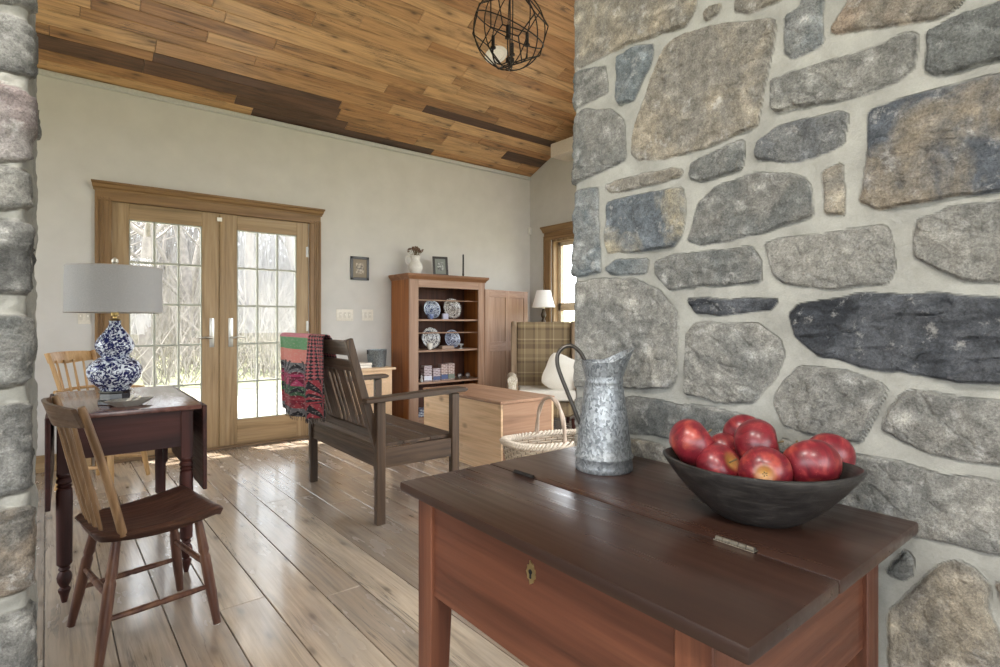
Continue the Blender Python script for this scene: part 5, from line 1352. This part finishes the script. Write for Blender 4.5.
g = G(); g.lathe([(0, -.235), (.008, -.23), (.012, -.215), (.028, -.205), (.028, -.185), (.012, -.175), (0, -.175)], seg=20); g.build('hub', wire, cdl)
for k in range(4):
    a = k*PI/2+.4; c_, s_ = math.cos(a), math.sin(a)
    g = G(); g.tube(crspline([(0, 0, -.195), (.05*c_, .05*s_, -.215), (.095*c_, .095*s_, -.20), (.11*c_, .11*s_, -.15), (.11*c_, .11*s_, -.11)], 6), .004, 8)
    am = g.build('arm', wire, cdl)
    g = G(); g.lathe([(0, -.115), (.018, -.11), (.018, -.10), (.011, -.098), (.011, -.03), (0, -.03)], (.11*c_, .11*s_, 0), 16); g.build('candle_tube', wire, am)
    g = G(); g.lathe([(0, -.03), (.008, -.028), (.015, -.01), (.016, .005), (.010, .028), (.003, .045), (0, .047)], (.11*c_, .11*s_, 0), 16); g.build('bulb', GLASS, am)
# ---- recessed downlight
d = (3.05+SL*YD-CAMZ)/((HY-55)/F+SL*ray(496)[1]); RP = at(496, 55, d)
rl = thing('ceiling_light', 'white round recessed light in the plank ceiling behind the chandelier', 'light', RP); rl.rotation_euler = (-math.atan(SL), 0, 0)
g = G(); g.lathe([(.075, -.004), (.105, -.006), (.108, -.001), (.108, .002), (.075, .002)], seg=40); g.build('trim_ring', plain('white_trim', srgb(222, 220, 214), .4), rl)
g = G(); g.lathe([(0, -.001), (.076, -.001)], seg=32); g.build('lens', plain('lens_white', srgb(232, 230, 224), .3), rl)
# ================================================================ OUTSIDE
g = G(); g.box(-4, 7, YD+.16, 9.6, -.16, -.06, .01); struct(g.build('patio', plain('pale_paving', srgb(206, 204, 200), .8, bump=.002, bscale=12)))
t = NT('lawn_grass'); n = t.noise(t.coord(), 6, 8, .7); n2 = t.noise(t.coord(), .5, 3); t.col(t.mix(t.ramp(n2, [(.4, 0.0), (.6, .8)]), t.ramp(n, [(.3, srgb(104, 112, 78)), (.7, srgb(146, 150, 112))]), srgb(150, 144, 122))); t.set(Roughness=1); t.bump(n, .03)
g = G()
def lawn(u, v):
    x = -40+u*110; y = 5.56+v*70; return Vector((x, y, -.19+max(0, y-16)*.05+.25*noise.noise(Vector((x*.08, y*.08, 0)))*min(1, max(0, (y-10)/8))))
g.grid(60, 50, lawn, uv=False)
g2 = g.build('lawn', t.m, None, ang=180); struct(g2)
g = G(); g.box(-60, 70, -60, 5.55, -.5, -.2, 0); struct(g.build('ground', t.m))
bark = plain('pale_bark', srgb(120, 114, 108), .9, bump=.01, bscale=9, var=.3)
def tree(x, y, h, seed, label):
    r_ = random.Random(seed); zb = lawn((x+40)/110, (y-5.56)/70).z if y > 5.6 else -.2
    root = thing('bare_tree', label, 'tree', (x, y, zb-.1), 0, 'bare trees beyond the lawn')
    gt = G(); gb = G()
    def grow(g_, p, d_, L, r, depth):
        pts = [p]; q = p.copy(); dd = d_.copy(); n_ = 5 if depth < 2 else 3
        for i in range(n_):
            dd = (dd+Vector((r_.gauss(0, .12), r_.gauss(0, .12), .05 if depth else .02))).normalized(); q = q+dd*L/n_; pts.append(q.copy())
        g_.tube(pts, [r*(1-.55*i/n_) for i in range(n_+1)], 6 if depth < 2 else 4, cap=False)
        if depth < 4:
            for i in range(r_.choice((3, 4, 4)) if depth else 7):
                k = r_.randint(2, n_) if depth else r_.randint(1, n_)
                nd = (dd+Vector((r_.gauss(0, .75), r_.gauss(0, .75), r_.uniform(-.1, .6)))).normalized()
                grow(gb, pts[k], nd, L*r_.uniform(.42, .62), r*.45*(1-.3*k/n_), depth+1)
    grow(gt, Vector((0, 0, 0)), Vector((r_.gauss(0, .1), r_.gauss(0, .1), 1)).normalized(), h, h*.018, 0)
    gt.build('trunk', bark, root, ang=180); gb.build('branches', bark, root, ang=180)
spots = [(1.4, 13.5, 8), (2.6, 17, 9), (3.9, 15.5, 8), (5.2, 14, 7), (4.9, 19, 10), (1.9, 21, 10), (.6, 18, 8), (6.6, 18, 9), (7.6, 22, 10), (3.3, 24, 11), (-.8, 16, 8), (8.5, 26, 11)]
TL = ['bare pale tree nearest the doors, seen through the left door', 'bare tree behind the lawn through the left door', 'forked bare tree between the two door views', 'leaning bare tree seen through the right door', 'tall bare tree seen high in the right door',
      'distant bare tree high in the left door', 'bare tree at the left edge of the left door view', 'bare tree at the right edge of the right door view', 'distant tree at the right of the right door view', 'far tall tree between the door views', 'bare tree hidden mostly behind the left door frame', 'farthest bare tree at the right']
for k, ((x, y, h), lb) in enumerate(zip(spots, TL)): tree(x, y, h, 40+k, lb)
g = G(); rnd = random.Random(77)
for k in range(5200):
    x = rnd.uniform(-2, 13); y = rnd.uniform(12.5, 26); 
    if x > .62*y+1.5: continue
    z = lawn((x+40)/110, (y-5.56)/70).z; h = rnd.uniform(.5, 2.6)*(.5+y/26)
    p = Vector((x, y, z)); a = Vector((rnd.gauss(0, .5), rnd.gauss(0, .4), 1)).normalized()*h; b = a+Vector((rnd.gauss(0, .35), rnd.gauss(0, .3), rnd.uniform(-.1, .5)))*h*.5
    g.tube([p, p+a*.6, p+b], [.012, .009, .003], 3, cap=False)
tag(g.build('brushwood', plain('pale_twigs', srgb(136, 130, 122), .9, var=.3, bscale=3), None, ang=180), 'tangle of bare twigs and brush beyond the lawn', 'brush', kind='stuff')
g = G(); rnd = random.Random(5)
for k in range(9000):
    x = rnd.uniform(-4, 22); y = rnd.uniform(27, 40); z = lawn((x+40)/110, (y-5.56)/70).z-.2; h = rnd.uniform(2, 9)
    p = Vector((x, y, z)); a = Vector((rnd.gauss(0, .14), rnd.gauss(0, .1), 1))*h; g.tube([p, p+a*.5+Vector((rnd.gauss(0, .2), 0, 0)), p+a], [.035, .02, .005], 3, cap=False)
tag(g.build('distant_wood', plain('far_twigs', srgb(146, 142, 138), .9, var=.3, bscale=3), None, ang=180), 'pale distant woodland of bare stems behind the brush', 'wood', kind='stuff')
# ================================================================ LIGHT
wd = bpy.data.worlds.new('sky'); SC.world = wd; wd.use_nodes = True
bg = wd.node_tree.nodes['Background']; bg.inputs[0].default_value = (.89, .945, 1.0, 1); bg.inputs[1].default_value = 5.0
def sun(e, rot, en, ang_):
    l = bpy.data.lights.new('sun', 'SUN'); l.energy = en; l.angle = math.radians(ang_); l.color = (1, .95, .86)
    o = bpy.data.objects.new('sun', l); COL.objects.link(o); o.rotation_euler = (math.radians(90-e), 0, math.radians(rot)); return o
# shines from beyond the doors, high
sun(62, 208, 14.0, 1.0)
def portal(name, loc, rot, w_, h_):
    l = bpy.data.lights.new(name, 'AREA'); l.shape = 'RECTANGLE'; l.size = w_; l.size_y = h_; l.energy = 1; l.cycles.is_portal = True
    o = bpy.data.objects.new(name, l); COL.objects.link(o); o.location = loc; o.rotation_euler = rot; return o
portal('portal_doors', (1.07, YD+.2, 1.06), (-PI/2, 0, 0), 1.66, 2.1)
portal('portal_side_window', (XR+.22, 4.375, 1.48), (0, PI/2, 0), 1.4, 1.25)
portal('portal_side_opening_near', (XR+.22, 2.5, 1.48), (0, PI/2, 0), 1.4, 1.6)  # covers the added opening hidden behind the stone wall
portal('portal_left_opening', (-2.62, 3.4, 1.6), (0, -PI/2, 0), 2.2, 2.0)  # covers the added, unseen opening on the left
portal('portal_inner', (3.4, .93, 1.65), (PI/2, 0, 0), 2.6, 2.5)
portal('portal_passage_left', (-2.62, -.7, 1.75), (0, -PI/2, 0), 1.5, 3.6)
for lx_, ly_ in ((-.25, .75), (-.25, -.35)):  # unseen area lights added overhead for top light on the stone
    l = bpy.data.lights.new('passage_fill_light', 'AREA'); l.shape = 'DISK'; l.size = .35; l.energy = 22; l.color = (1, .95, .88)
    o = bpy.data.objects.new('passage_fill_light', l); COL.objects.link(o); o.location = (lx_, ly_, 2.57)
portal('portal_passage_back', (-.35, -3.02, 1.45), (PI/2, 0, 0), 3.7, 2.1)
SC.view_settings.view_transform = 'Standard'; SC.view_settings.look = 'None'; SC.view_settings.gamma = 1; SC.view_settings.use_curve_mapping = False
SC.view_settings.exposure = 0.5
SC.cycles.use_denoising = True
SC.cycles.max_bounces = 8; SC.cycles.diffuse_bounces = 5; SC.cycles.transparent_max_bounces = 12
try: SC.cycles.sample_clamp_indirect = 6
except Exception: pass
